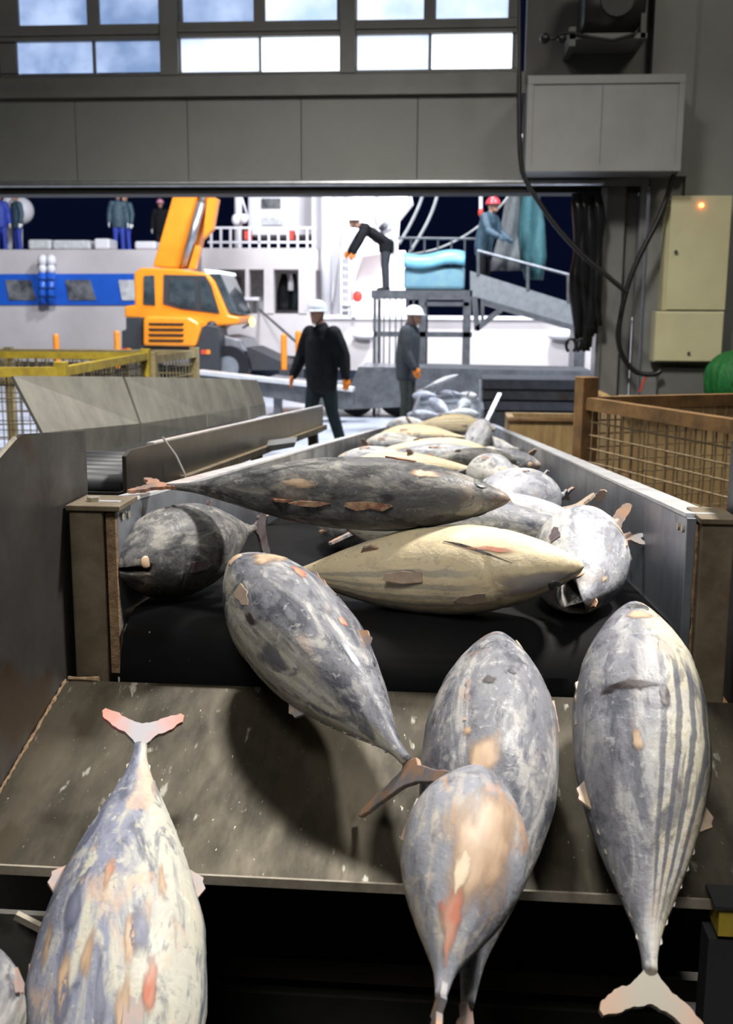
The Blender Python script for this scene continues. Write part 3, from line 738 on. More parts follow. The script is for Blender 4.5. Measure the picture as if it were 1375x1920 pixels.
m.build('weld_seam', M_weld, cv)
MB().tube([(XLi+.006, 1.99-.035*math.sin(u*1.5), 1.19-.12*u) for u in [k/10 for k in range(11)]], .0035, 6).build('belt_skirt', M_edge, cv)
MB().tube([(XLi-.052, 1.99, 1.436), (XLi-.052, 1.99, 1.444)], .013, 6).build('bolt', M_edge, cv)
adopt(cv)

# ================================================================== CHUTE
ch = thing('steel_chute', 'worn steel chute plate with side plates below the black belt end', 'chute', (0, 1.6, .9))
c0 = (1.905, 1.100); c1 = (1.435, .978)
m = MB(); m.prism([(-.737, c0[0], c0[1]), (-.737, c1[0], c1[1]), (-.737, c1[0]-.004, c1[1]-.012), (-.737, c0[0], c0[1]-.012)], (1.265, 0, 0))
m.build('slide_plate', M_chute, ch)
MB().box(-.737, .528, c1[0]-.006, c1[0]-.001, c1[1]-.014, c1[1]+.0005).build('plate_lip', M_edge, ch)
lp = [atx(160, 808, -.737), atx(44, 814, -.737), atx(32, 822, -.737), atx(-90, 960, -.737)]
lp = [(q.y, q.z) for q in lp]+[(1.0, 1.05), (1.0, .70), (1.435, .95), (1.905, 1.075), (lp[0].y, 1.075)]
MB().prism([(-.737, y, z) for y, z in lp], (-.008, 0, 0)).build('side_plate', M_plate, ch)
MB().tube([(-.741, *lp[2]), (-.741, *lp[3])], .0045, 6).build('plate_edge', M_edge, ch)
MB().prism([(.530, y, z) for y, z in lp], (.008, 0, 0)).build('side_plate', M_plate, ch)
rnd = random.Random(9)
for X in (-.734, .526):
    m = MB(); N = 60
    m.tube([(X+rnd.uniform(-.001, .001), c0[0]+(c1[0]-c0[0])*k/N, c0[1]+(c1[1]-c0[1])*k/N+.001) for k in range(N+1)], [rnd.uniform(.0015, .004) for k in range(N+1)], 6)
    m.build('weld_seam', M_weld, ch)
m = MB(); m.tube([(-.73+.01*k, c0[0]+.002, c0[1]+.003) for k in range(7)], [.003+.003*rnd.random() for k in range(7)], 6); m.build('weld_seam', M_weld, ch)
for X in (-.70, .46):
    MB().box(X, X+.05, 1.83, 1.88, 0, c0[1]-.035).build('leg', M_post, ch)
MB().box(-.70, .50, 1.76, 1.80, .98, 1.04).build('cross_beam', M_dark, ch)
adopt(ch)

# ================================================================== LOWER CONVEYOR under the lip
lc = thing('lower_conveyor', 'dark conveyor belt in the shade below the chute lip', 'conveyor', (0, 1.2, 0))
MB().box(-1.2, 1.25, .3, 1.66, .545, .56).build('belt', M_dark, lc)
MB().box(-1.2, 1.25, 1.66, 1.74, .50, .63).build('frame_beam', M_dark, lc, bevel=.004)
MB().box(-1.2, 1.25, 1.655, 1.68, .66, .70).build('frame_beam', mat('brown_frame', (.016, .010, .007), rough=.6), lc)
MB().box(-1.2, 1.25, 1.80, 1.815, .0, .955).build('added_shade_sheet', M_dark, lc)  # added dark sheet, hides the lit floor so the gap stays black
for X in (-1.1, 1.1):
    for Y in (.4, 1.68): MB().box(X-.03, X+.03, Y, Y+.05, 0, .50).build('leg', M_post, lc)
adopt(lc)
sp = thing('guard_plate', 'dark steel guard plate below the left end of the chute', 'guard plate', (-.75, 1.3, 0))
MB().prism([(-.42, 1.38, .93), (-.50, 1.38, .0), (-.95, 1.38, 0), (-.95, 1.38, .93)], (0, .012, 0)).build('plate', M_steel, sp)
MB().bar((-.62, 1.37, .935), (-.56, 1.37, .905), .010, .010).build('bracket', M_edge, sp)
adopt(sp)
yb = thing('yellow_stop_block', 'small yellow steel block below the right end of the chute lip', 'block', at(1362, 1730, 1.42))
m = MB(); pb(m, 1348, 1707, 1420, 1757, 1.40, .05); m.build('block', M_yellow, yb)
m = MB(); pb(m, 1342, 1702, 1425, 1708, 1.395, .06); m.build('cap', M_crgrey, yb)
m = MB(); a_ = at(1328, 1757, 1.41); m.box(a_.x, a_.x+.09, 1.405, 1.45, .56, a_.z); m.build('stand', M_crgrey, yb)
adopt(yb)
# fish lying on the lower conveyor at the bottom left corner
make_fish('small part of a grey fish at the bottom left corner of the picture', at(-20, 1800, 1.22), at(-190, 2150, .80), .13, .15, (-.5, 0, .8), FM_grey, M_fin_pink, seed=61, NR=50, NS=30)

# ================================================================== LEFT HOPPER AND SECOND CONVEYOR
hp = thing('slanted_hopper', 'row of four slanted steel hopper panels at left behind the dark side plate', 'hopper', (-1.6, 6, 0))
Ys = [4.0, 5.36, 6.9, 8.2, 9.0]
tx_ = [(22, 706), (232, 707), (371, 709), (447, 711), (482, 713)]
fx = [(78, 812), (263, 794), (388, 776), (465, 763), (497, 757)]
bx = [(80, 884), (263, 837), (389, 808), (468, 787), (499, 778)]
for i in range(4):
    e = .006
    def P(q, j): return at(q[j][0], q[j][1], Ys[j])
    a0, a1 = P(tx_, i), P(tx_, i+1); f0, f1 = P(fx, i), P(fx, i+1); b0, b1 = P(bx, i), P(bx, i+1)
    a1 = a0.lerp(a1, .974); f1 = f0.lerp(f1, .974); b1 = b0.lerp(b1, .974)
    m = MB(); m.grid([[a0, a1], [f0, f1], [b0, b1]])
    m.build('hopper_panel', M_hopper, hp, solid=.012)
    MB().box(b0.x-.35, b0.x-.30, (b0.y+b1.y)/2, (b0.y+b1.y)/2+.05, 0, b1.z).build('leg', M_post, hp)
adopt(hp)
c2 = thing('side_conveyor', 'narrow steel conveyor with upright side wall, left of the fish belt', 'conveyor', (-1.1, 4.8, 0))
a0, a1 = at(236, 846, 2.95), at(606, 761, 7.0)
def cz(y): return a0.z+(a1.z-a0.z)*(y-a0.y)/(a1.y-a0.y)
xs = a0.x
x2 = a1.x
def cx_(y): return xs+(x2-xs)*(y-a0.y)/(a1.y-a0.y)
m = MB(); m.prism([(xs, 2.95, cz(2.95)-.16), (xs, 2.95, cz(2.95)-.015), (cx_(3.0), 3.0, cz(3.0)), (x2, 7.0, cz(7)), (x2, 7.0, cz(7)-.17)], (-.012, 0, 0))
m.build('side_wall', mat('brown_steel', (.12, .105, .085), (.07, .058, .045), rough=.35, metal=.6, scale=5), c2)
m = MB(); m.bar((cx_(3.25)-.02, 3.25, cz(3.25)), (x2-.008, 7.0, cz(7)), .024, .010); m.build('wall_cap', M_cap, c2)
m = MB(); m.bar((cx_(3.5)+.012, 3.5, cz(3.5)-.14), (x2+.012, 7.0, cz(7)-.14), .03, .03); m.build('foot_rail', M_post, c2)
m = MB(); m.box(-1.42, xs-.03, 2.9, 3.05, 0, 0); 
m = MB(); m.grid([[(-1.50, 2.95, cz(2.95)-.13), (xs-.02, 2.95, cz(2.95)-.13)], [(-1.50, 7.0, cz(7)-.13), (x2-.02, 7.0, cz(7)-.13)]]); m.build('belt', M_dark, c2, solid=.02)
m = MB()
for k in range(7):
    y = 3.0+k*.14; m.tube([(-1.48, y, cz(y)-.10), (xs-.03, y, cz(y)-.10)], .028, 10)
m.build('roller_bed', mat('roller', (.05, .053, .06), rough=.55, metal=.3), c2, smooth=True)
for Y in (3.2, 5, 6.8): MB().box(cx_(Y)-.07, cx_(Y)-.02, Y, Y+.05, 0, cz(Y)-.15).build('leg', M_post, c2)
MB().tube([a0+Vector((.01, .35, -.0)), a0+Vector((.05, .36, -.06)), a0+Vector((.075, .36, -.115)), a0+Vector((.08, .36, -.14))], .004, 6).build('tie_cord', M_rope, c2)
adopt(c2)
# small bright steel offcut lying behind
m = MB(); p_ = [at(x, y, 4.9) for x, y in ((500, 836), (555, 829), (552, 838), (510, 846))]
MB().prism(p_, (0, .05, .02)).build('metal_strip', M_alu)
tag(COL.objects[-1], 'short shiny strip lying between the side conveyor and the fish belt', 'metal strip')

# yellow-framed baskets at the left, behind the hopper
def frame_box(root, corners, z0, z1, mt, r=.03, mesh=None, mm=None):
    n = len(corners)
    for i in range(n):
        a, b = Vector((*corners[i], 0)), Vector((*corners[(i+1) % n], 0))
        MB().box(a.x-r, a.x+r, a.y-r, a.y+r, 0, z1+.06).build('corner_post', mt, root, bevel=.004)
        m = MB(); m.bar((a.x, a.y, z1), (b.x, b.y, z1), r*1.6, r*1.6); m.build('top_rail', mt, root); m = MB(); m.bar((a.x, a.y, z0), (b.x, b.y, z0), r*1.2, r*1.2); m.build('bottom_rail', mt, root)
        if mesh:
            m = MB(); d = b-a; L = d.length; k = int(L/mesh)
            for j in range(1, k):
                p = a+d*j/k; m.tube([(p.x, p.y, z0), (p.x, p.y, z1)], .0045, 5)
            k = int((z1-z0)/mesh)
            for j in range(1, k):
                z = z0+(z1-z0)*j/k; m.tube([(a.x, a.y, z), (b.x, b.y, z)], .0045, 5)
            m.build('wire_mesh', mm or mt, root)
bk = thing('wire_basket', 'yellow framed wire mesh basket at far left behind the hopper', 'basket', (-3, 6.5, 0))
zy = at(120, 695, 6.4).z
frame_box(bk, [(at(115, 700, 6.3).x, 6.3), (at(-260, 700, 5.9).x, 5.9), (at(-250, 690, 8.6).x, 8.6), (at(273, 672, 8.6).x, 8.6)], .35, zy, M_yellow, .035, .075, M_post)
adopt(bk)
bk = thing('wire_basket', 'rusty beige framed basket rack at left, in front of the orange crane', 'basket', (-4, 10, 0))
z2 = at(300, 668, 9.6).z
frame_box(bk, [(at(285, 690, 9.0).x, 9.0), (at(55, 672, 9.9).x-.2, 9.9), (at(40, 660, 10.2).x-.6, 10.25), (at(362, 660, 10.2).x, 10.25)], z2-.28, z2, mat('beige_steel', (.42, .36, .2), (.26, .2, .1), rough=.5, scale=9), .04, .09)
adopt(bk)

# ================================================================== RIGHT BASKET, BINS
bk = thing('wire_basket', 'large rusty wire mesh basket with empty inside, right of the fish belt', 'basket', (1.1, 4.6, 0))
cA = Vector((at(1097, 800, 5.0).x, 5.0)); d1 = Vector((.40, -.917)); d2 = Vector((.917, .40)); z1 = at(1110, 748, 4.98).z
cB = cA+d1*1.35; cD = cA+d2*1.1; cC = cB+d2*1.1
for q, top_ in ((cA, .10), (cB, .0), (cC, .0), (cD, .0)):
    M4 = Matrix.Translation((q.x, q.y, 0)) @ Matrix.Rotation(math.atan2(d1.y, d1.x), 4, 'Z')
    MB().box(-.04, .04, -.04, .04, 0, z1+top_, M4).build('corner_post', M_rust, bk, bevel=.004)
for a, b in ((cA, cB), (cB, cC), (cC, cD), (cD, cA)):
    m = MB(); m.bar((a.x, a.y, z1-.02), (b.x, b.y, z1-.02), .05, .055); m.build('top_rail', M_rust, bk)
    m = MB(); d = b-a; k = int(d.length/.062)
    for j in range(1, k):
        p = a+d*j/k; wv = .004*(1 if j % 2 else -1)
        m.tube([(p.x, p.y, .25), (p.x, p.y, z1-.04)], .0042, 6)
    for j in range(1, 20):
        z = z1-.04-j*.062; m.tube([(a.x, a.y, z), (b.x, b.y, z)], .0042, 6)
    m.build('wire_mesh', mat('mesh_wire', (.42, .33, .2), (.24, .17, .1), rough=.5, metal=.3, scale=20), bk)
m = MB(); m.prism([(p.x, p.y, .2) for p in (cA, cB, cC, cD)], (0, 0, .03)); m.build('floor_plate', M_rust, bk)
adopt(bk)
bn = thing('board_bin', 'tan wooden board bin standing inside view behind the wire mesh basket', 'bin', (2.2, 6.6, 0))
x0 = at(1180, 760, 6.3).x; zt = at(1250, 744, 6.3).z
m = MB().box(x0-.05, x0+2.6, 6.3, 6.36, 0, zt-.04); m.build('front_panel', M_rustwood, bn)
MB().box(x0-.05, x0+2.6, 6.26, 6.40, zt-.04, zt).build('top_rail', M_edge, bn)
MB().box(x0-.05, x0+.01, 6.36, 7.6, 0, zt-.06).build('side_panel', M_rustwood, bn)
adopt(bn)
bn = thing('low_bin', 'low rusty brown bin between the fish belt and the mesh basket', 'bin', (1.0, 9.6, 0))
p0_, p1_ = at(955, 788, 9.5), at(1100, 788, 9.5)
MB().box(p0_.x, p1_.x+.3, 9.5, 9.56, 0, p0_.z).build('front_panel', M_rustwood, bn)
MB().box(p0_.x-.02, p1_.x+.32, 9.47, 9.59, p0_.z, p0_.z+.02).build('top_rail', M_rust, bn)
MB().box(p0_.x, p1_.x+.3, 10.2, 10.26, 0, p0_.z).build('back_panel', M_rustwood, bn)
MB().box(p0_.x, p0_.x+.06, 9.56, 10.2, 0, p0_.z-.005).build('side_panel', M_rustwood, bn)
adopt(bn)
# plate edge at the far right, beyond the post
# ================================================================== WALL FITTINGS
sb = thing('shutter_housing', 'pale grey boxed shutter housing mounted high right of the opening', 'housing', at(1135, 345, WY))
m = MB(); xa, xb = at(990, 230, 9.9).x, at(1279, 230, 9.9).x; za, zb_ = at(1135, 319, 9.9).z, at(1135, 143, 9.9).z
m.box(xa, xb, 9.9, WY-.012, za, zb_); m.build('box', M_box, sb, bevel=.01)
t = .06
for (a, b, c, d) in ((xa-.01, xb+.01, zb_-t, zb_+.01), (xa-.01, xb+.01, za-.01, za+t-.02), (xa-.01, xa+t-.02, za, zb_), (xb-t+.02, xb+.01, za, zb_)):
    MB().box(a, b, 9.885 if b-a > .5 else 9.889, 9.93, c+(0 if b-a > .5 else .004), d-(0 if b-a > .5 else .004)).build('edge_trim', M_box, sb)
MB().box((xa+xb)/2-.03, (xa+xb)/2-.022, 9.895, 9.91, za+.05, zb_-.06).build('panel_seam', M_beam, sb)
adopt(sb)
mo = thing('shutter_motor', 'dark round motor on a bracket shelf high above the shutter housing', 'motor', at(1140, 85, 10.3))
c_ = at(1148, 18, 10.2)
m = MB(); m.tube([c_+Vector((-.28, 0, 0)), c_+Vector((-.25, 0, 0)), c_+Vector((.25, 0, 0)), c_+Vector((.28, 0, 0))], [.2, .27, .27, .2], 22); m.build('drum', mat('motor_black', (.02, .018, .018), rough=.4), mo, smooth=True)
MB().tube([c_+Vector((0, -.28, 0)), c_+Vector((0, -.34, 0))], .14, 20).build('end_cap', M_crgrey, mo, smooth=False)
m = MB(); pb(m, 1068, 62, 1214, 72, 9.95, .55); m.build('shelf', M_beam, mo)
m = MB(); pb(m, 1068, 50, 1080, 86, 9.95, .55); m.build('bracket', M_wall2, mo); m = MB(); pb(m, 1204, -40, 1214, 72, 9.95, .55); m.build('bracket', M_wall2, mo)
m = MB(); m.tube([at(x, y, 9.93) for x, y in ((1022, 72), (1040, 72), (1050, 62), (1075, 62), (1110, 70), (1150, 76), (1190, 64), (1200, 50))], .014, 8); m.ball(at(1022, 72, 9.93), .045); m.ball(at(1054, 72, 9.93), .04)
m.build('lead', M_black, mo, smooth=True)
adopt(mo)
def cable(label, pts, Y, r=.018, n=8):
    P = [Vector(at(*p[:2], p[2] if len(p) > 2 else Y)) for p in pts]; out = []
    for i in range(len(P)-1):
        p0_, p1_, p2_, p3_ = P[max(i-1, 0)], P[i], P[i+1], P[min(i+2, len(P)-1)]
        for k in range(n):
            u = k/n
            out.append(.5*((2*p1_)+(p2_-p0_)*u+(2*p0_-5*p1_+4*p2_-p3_)*u*u+(3*p1_-p0_-3*p2_+p3_)*u**3))
    out.append(P[-1])
    o = MB().tube(out, r, 8).build('power_cable', M_black, smooth=True); return tag(o, label, 'cable')
cable('long black cable hanging from above beside the windows and sagging across the opening', [(972, -120), (974, 60), (974, 200), (977, 300), (990, 345), (1040, 420), (1090, 475), (1130, 510), (1168, 542), (1176, 548)], 9.84, .022)
cable('black cable running down the right wall above the cream cabinet', [(1312, -60), (1300, 40), (1288, 150), (1284, 215)], 10.40, .02)
cable('black cable from the housing down beside the jamb in a loop to the floor box', [(1266, 322), (1240, 400), (1200, 480), (1178, 535), (1163, 600), (1160, 640), (1172, 675), (1195, 698), (1225, 702), (1240, 695)], 10.2, .024)
cb = thing('switch_cabinet', 'tall cream switch cabinet with glowing red lamp on the right wall', 'cabinet', at(1305, 580, WY))
m = MB(); pb(m, 1246, 385, 1258, 582, 10.3, .2); m.build('side_body', M_cream, cb)
m = MB(); pb(m, 1258, 371, 1362, 582, 10.22, .22); m.build('body', M_cream, cb, bevel=.006)
m = MB(); pb(m, 1254, 367, 1367, 581, 10.19, .02); m.build('door', M_cream, cb, bevel=.004); dr = COL.objects[-1]
h = MB(); h.tube([at(1268, 472, 10.18), at(1268, 472, 10.165)], .016, 10); h.build('lock', M_crgrey, cb)
MB().ball(at(1316, 385, 10.18), (.02, .018, .02)).build('pilot_lamp', emis('pilot_lamp', (1, .16, .04), 14), cb, smooth=True)
adopt(cb)
cb = thing('terminal_cabinet', 'smaller cream cabinet fixed right under the tall switch cabinet', 'cabinet', at(1292, 680, WY))
m = MB(); pb(m, 1228, 584, 1356, 679, 10.2, .24); m.build('body', M_cream, cb, bevel=.006)
m = MB(); pb(m, 1230, 586, 1355, 677, 10.185, .02); m.build('door', M_cream, cb, bevel=.004)
h = MB(); h.tube([at(1292, 662, 10.18), at(1292, 662, 10.165)], .014, 10); h.build('lock', M_crgrey, cb)
adopt(cb)
gb = thing('junction_box', 'dark grey junction box with pipes below the cream cabinets', 'box', at(1280, 740, WY))
m = MB(); pb(m, 1236, 690, 1330, 742, 10.3, .14); m.build('box', M_wall2, gb, bevel=.01)
for x in (1255, 1285, 1312):
    m = MB(); p_ = at(x, 742, 10.35); m.tube([(p_.x, 10.35, p_.z), (p_.x, 10.35, 0)], .03, 8); m.build('conduit', M_beam, gb, smooth=True)
m = MB(); m.tube([at(x, y, 10.2) for x, y in ((1215, 700), (1207, 715), (1200, 735))], .012, 6); m.build('red_lead', M_red, gb)
adopt(gb)
# green net bundle
m = MB(); m_c = at(1385, 712, 9.6)
P = []
for i in range(21):
    th = math.pi*i/20; row = []
    for k in range(96):
        a = 2*math.pi*k/96; rr = .30*(1+.05*math.sin(a*9+th*2)+.035*math.sin(a*23)+.12*noise.noise(Vector((math.cos(a), math.sin(a), th))))
        row.append(m_c+Vector((rr*math.sin(th)*math.cos(a), .25*math.sin(th)*math.sin(a), .26*math.cos(th))))
    P.append(row+[row[0]])
MB().grid(P).build('fishing_net', M_greennet, smooth=True); o = COL.objects[-1]
tag(o, 'bright green net bundle at the right edge beside the cream cabinets', 'net')
m_ = MB().box(m_c.x-.4, m_c.x+.5, 9.35, 9.95, 0, m_c.z-.22); m_.build('net_stand', M_wall2); tag(COL.objects[-1], 'dark stand under the green net at the right edge', 'stand')
# rolled up strip curtain hanging in the opening
sc_ = thing('strip_curtain', 'black plastic strip curtain gathered and hanging at the right of the opening', 'curtain', at(1100, 360, 10.35))
rnd = random.Random(5)
for k in range(7):
    x = 1082+k*6.5; bot = 655-abs(k-2)*9+rnd.uniform(-8, 5)
    P = [at(x+rnd.uniform(-1.5, 1.5)+3*math.sin(q*.8+k), 362+(bot-362)*q/9, 10.30+.04*(k % 2)) for q in range(10)]
    MB().tube(P, [.05+.012*math.sin(q*1.3+k) for q in range(10)], 8).build('strip', mat('black_plastic', (.010, .011, .013), rough=.22), sc_, smooth=True)
for x in (1071, 1090):
    P = [at(x+9*math.sin(a), 635+13*(1-math.cos(a)), 10.27) for a in [k*math.pi/6 for k in range(-5, 6)]]
    MB().tube(P, .016, 6).build('loop', M_black, sc_, smooth=True)
adopt(sc_)

# ================================================================== PEOPLE
def remesh(m, name, mt, parent, vox=.014, sm=6):
    me = bpy.data.meshes.new('t'); me.from_pydata([tuple(v) for v in m.v], [], m.f); me.validate()
    o = bpy.data.objects.new('t', me); COL.objects.link(o)
    md = o.modifiers.new('r', 'REMESH'); md.mode = 'VOXEL'; md.voxel_size = vox
    s2 = o.modifiers.new('s', 'SMOOTH'); s2.factor = .5; s2.iterations = sm
    dg = bpy.context.evaluated_depsgraph_get(); me2 = bpy.data.meshes.new_from_object(o.evaluated_get(dg))
    bpy.data.objects.remove(o); me2.name = name
    me2.polygons.foreach_set('use_smooth', [True]*len(me2.polygons)); me2.materials.clear(); me2.materials.append(mt)
    q = bpy.data.objects.new(name, me2); COL.objects.link(q); q.parent = parent; return q
def limb(m, pts, rs, seg=12, sy=1):
    m.tube(pts, list(rs), seg)
    for p, r in zip(pts, rs): m.ball(p, r*.99, 12, 8)
def person(label, loc, rz, pose, top, leg, hel=M_helmet_w, glove=M_glove, group=None, lean=0, size=1.0):
    r = thing('person', label, 'person', loc, group); r.rotation_euler = (0, 0, rz); r.scale = (size, size, size)
    V = Vector; ln = lean
    hipz = .93
    def sp(z, y=0, x=0):                                 # spine point bent forward (towards -y)
        d = max(0, z-hipz); return V((x, -math.sin(ln)*d+y*math.cos(ln), min(z, hipz)+math.cos(ln)*d+y*0))
    sh = {s: sp(1.43, 0, .19*s) for s in (1, -1)}
    el, wr, kn, an = pose['el'], pose['wr'], pose['kn'], pose['an']   # dict side -> vector (offset rel. shoulder / absolute)
    E = {s: sh[s]+V(el[s]) for s in (1, -1)}; W_ = {s: E[s]+V(wr[s]) for s in (1, -1)}
    K = {s: V(kn[s]) for s in (1, -1)}; A = {s: V(an[s]) for s in (1, -1)}
    hd = sp(1.66, 0)+V(pose.get('head', (0, -.02, 0)))
    m = MB()                                              # continuous body: head, neck, torso, arms, legs
    limb(m, [sp(.95), sp(1.1), sp(1.3), sp(1.40)], [.10, .09, .10, .08])
    limb(m, [sp(1.42), sp(1.52), hd-V((0, 0, .06))], [.07, .058, .06])
    m.ball(hd, (.076, .095, .115), 20, 14); m.ball(hd+V((0, -.03, -.07)), (.055, .06, .05), 14, 10)
    m.ball(hd+V((0, -.098, -.02)), (.014, .022, .024)); m.ball(hd+V((0, -.092, -.062)), (.024, .010, .008))
    m.ball(hd+V((0, -.085, -.095)), (.025, .02, .018))
    for s in (1, -1):
        m.ball(hd+V((.078*s, 0, -.01)), (.012, .02, .032)); m.ball(hd+V((.03*s, -.088, .012)), (.014, .010, .008))
        limb(m, [sh[s], E[s], W_[s]], [.05, .042, .03]); limb(m, [sp(.93, 0, .09*s), K[s], A[s]], [.085, .055, .04])
    remesh(m, 'body', M_skin, r, .011, 4)
    m = MB()                                              # jacket
    for k_ in range(23):
        z = .78+k_*.03; rx = .20+.02*math.sin((z-.78)/.66*3.1) if z < 1.36 else .215-(z-1.36)*.6; ry = .155+.012*math.sin((z-.8)*5) if z < 1.36 else .15-(z-1.36)*.35
        m.ball(sp(z), (rx, ry, .08), 20, 10)
    limb(m, [sp(1.44), sp(1.50)], [.10, .082])
    for s in (1, -1):
        limb(m, [sh[s]+V((-.02*s, 0, 0)), (sh[s]+E[s])/2, E[s], (E[s]+W_[s])/2, W_[s]], [.098, .090, .080, .072, .056])
    remesh(m, 'jacket', top, r, .016, 5)
    m = MB()                                              # trousers
    m.ball(sp(.90), (.165, .125, .12), 18, 10)
    for s in (1, -1):
        hp_ = sp(.90, 0, .085*s); limb(m, [hp_, (hp_+K[s])/2, K[s], (K[s]+A[s])/2, A[s]], [.105, .095, .078, .072, .066])
    remesh(m, 'trousers', leg, r, .016, 5)
    for s in (1, -1):                                     # boots
        yaw = pose.get('toe', {1: 0, -1: 0})[s]; d = V((math.sin(yaw), -math.cos(yaw), 0))
        m = MB(); limb(m, [A[s]+V((0, 0, .02)), A[s]+V((0, .0, -.04))], [.055, .052]); limb(m, [A[s]-d*.04+V((0, 0, -.045)), A[s]+d*.09+V((0, 0, -.05)), A[s]+d*.15+V((0, 0, -.055))], [.04, .04, .032])
        remesh(m, 'boot', M_black, r, .012, 3)
        hdn = V(wr[s]).normalized(); side = V((s*.9, -.35, 0)); side = (side-hdn*side.dot(hdn)).normalized(); pal = hdn.cross(side).normalized()
        m = MB(); w0 = W_[s]; limb(m, [w0-hdn*.03, w0+hdn*.02], [.045, .036])
        for q in (-.5, 0, .5): limb(m, [w0+hdn*.02+pal*q*.045, w0+hdn*.085+pal*q*.055], [.02, .019])
        for i, (q, l_) in enumerate(((-.75, .068), (-.25, .08), (.25, .075), (.75, .058))):
            b0 = w0+hdn*.085+pal*q*.045; curl = -side*.0
            limb(m, [b0, b0+hdn*l_*.5-side*.008, b0+hdn*l_*.85-side*.026], [.0115, .0105, .009], 8)
        b0 = w0+hdn*.03-pal*.035; limb(m, [b0, b0-pal*.025+hdn*.03, b0-pal*.03+hdn*.06-side*.012], [.015, .013, .011], 8)
        remesh(m, 'glove', glove, r, .006, 2)
    if hel:                                               # safety helmet: dome, brim, peak, strap
        hm = MB(); P = []
        for i in range(10):
            th = math.pi/2*i/9; row = []
            for k in range(28):
                a = 2*math.pi*k/28; rr = math.sin(th); row.append(hd+V((.115*rr*math.cos(a), .138*rr*math.sin(a), .035+.125*math.cos(th))))
            P.append(row+[row[0]])
        P.append([hd+V(((.130 if math.sin(2*math.pi*k/28) > -.3 else .128)*math.cos(2*math.pi*k/28), (.150 if math.sin(2*math.pi*k/28) > -.2 else .185)*math.sin(2*math.pi*k/28), .026)) for k in range(29)])
        hm.grid(P); ho = hm.build('helmet', hel, r, smooth=True, solid=.006)
        MB().tube([hd+V((-.1, 0, .04)), hd+V((-.082, -.01, -.04)), hd+V((-.03, -.045, -.125)), hd+V((.03, -.045, -.125)), hd+V((.082, -.01, -.04)), hd+V((.1, 0, .04))], .006, 6).build('chin_strap', M_crgrey, ho)
    return r
POSE_stand = dict(el={1: (.06, .02, -.28), -1: (-.06, .02, -.28)}, wr={1: (.02, -.06, -.25), -1: (-.03, -.05, -.25)},
                  kn={1: (.10, -.02, .50), -1: (-.10, -.02, .50)}, an={1: (.11, 0, .09), -1: (-.11, 0, .09)})
def pose(**k):
    q = {a: dict(b) if isinstance(b, dict) else b for a, b in POSE_stand.items()}; q.update(k); return q
p = at(604, 848, 13.6)
person('person in black jacket and white helmet with orange gloves, walking beside the side conveyor', (p.x, 13.6, 0), R(-28),
       pose(el={1: (.10, .04, -.27), -1: (-.13, .04, -.26)}, wr={1: (.05, -.04, -.23), -1: (-.05, -.10, -.24)}, kn={1: (.13, .03, .50), -1: (-.08, -.12, .51)}, an={1: (.20, .14, .09), -1: (-.08, -.06, .09)}, head=(-.03, -.05, 0)),
       M_blk_cloth, M_navy_cloth, size=1.07)
p = at(762, 800, 16.3)
person('person in grey work suit and white helmet standing sideways before the steel platform', (p.x, 16.3, 0), R(75),
       pose(el={1: (.03, .02, -.28), -1: (-.03, -.02, -.28)}, wr={1: (.02, -.05, -.25), -1: (-.0, -.12, -.22)}, head=(0, -.05, -.02)),
       M_grey_cloth, M_olive_cloth, lean=.06, size=1.06)

# ================================================================== STEEL PLATFORM AND GANGWAY
YP = 20.0
pl = thing('steel_platform', 'grey steel access platform with legs behind the person in grey', 'platform', (at(790, 680, YP).x, YP, 0))
m = MB(); pb(m, 696, 544, 886, 560, YP, 1.3); m.build('deck', M_galv, pl)
for x in (703, 793, 877):
    for dy in (0, 1.22):
        a_ = at(x, 560, YP); MB().box(a_.x-.07 if x != 703 else a_.x-.03, a_.x+.07 if x != 703 else a_.x+.03, YP+dy, YP+dy+.08, 0, a_.z).build('leg', M_galv, pl)
m = MB(); pb(m, 703, 622, 886, 632, YP, .07); pb(m, 797, 566, 880, 574, YP, .07); m.build('cross_bar', M_galv, pl)
m = MB()
for x in range(709, 780, 11): pb(m, x-1.4, 560, x+1.4, 682, YP+.02, .03)
m.build('bar_grille', M_galv, pl)
m = MB()
for x in range(770, 892, 25):
    a_ = at(x, 545, YP+1.2); m.tube([a_, (a_.x, a_.y, at(x, 449, YP+1.2).z)], .02, 6)
m.tube([at(745, 446, YP+1.2), at(892, 448, YP+1.2)], .025, 6)
m.build('handrail', M_galv, pl)
adopt(pl)
bs = thing('trailer_bed', 'long low grey steel trailer bed across the quay behind the two standing people', 'trailer', (at(760, 760, 18.6).x, 18.6, 0))
m = MB(); pp(m, [(672, 688), (1112, 696), (1112, 716), (905, 712), (905, 742), (830, 760), (640, 768), (598, 762), (490, 742), (490, 712), (600, 728), (655, 728)], 18.4, 1.6); m.build('bed', M_galv, bs)
for x in (668, 745, 1000):
    a_ = at(x, 765, 18.6); m = MB(); m.tube([(a_.x, 18.7, .33), (a_.x, 19.0, .33)], .33, 22); m.build('wheel', M_dark, bs)
m = MB(); pp(m, [(368, 695), (662, 728), (662, 735), (368, 702)], 17.4, .4); m.build('bright_edge', mat('bare_edge', (.8, .8, .8), rough=.2, metal=.3), bs)
m = MB(); pp(m, [(368, 703), (662, 736), (662, 762), (500, 745), (368, 715)], 17.45, .35); m.build('bed_side', M_galv, bs)
for x in (520, 380): a_ = at(x, 790, 17.5); MB().box(a_.x-.06, a_.x+.06, 17.5, 17.7, 0, at(x, 735, 17.5).z).build('leg', M_galv, bs)
adopt(bs)
ms = thing('steel_panel_stack', 'dark stacked steel panels on the quay right of the fish belt end', 'panels', (at(1000, 750, 14).x, 14, 0))
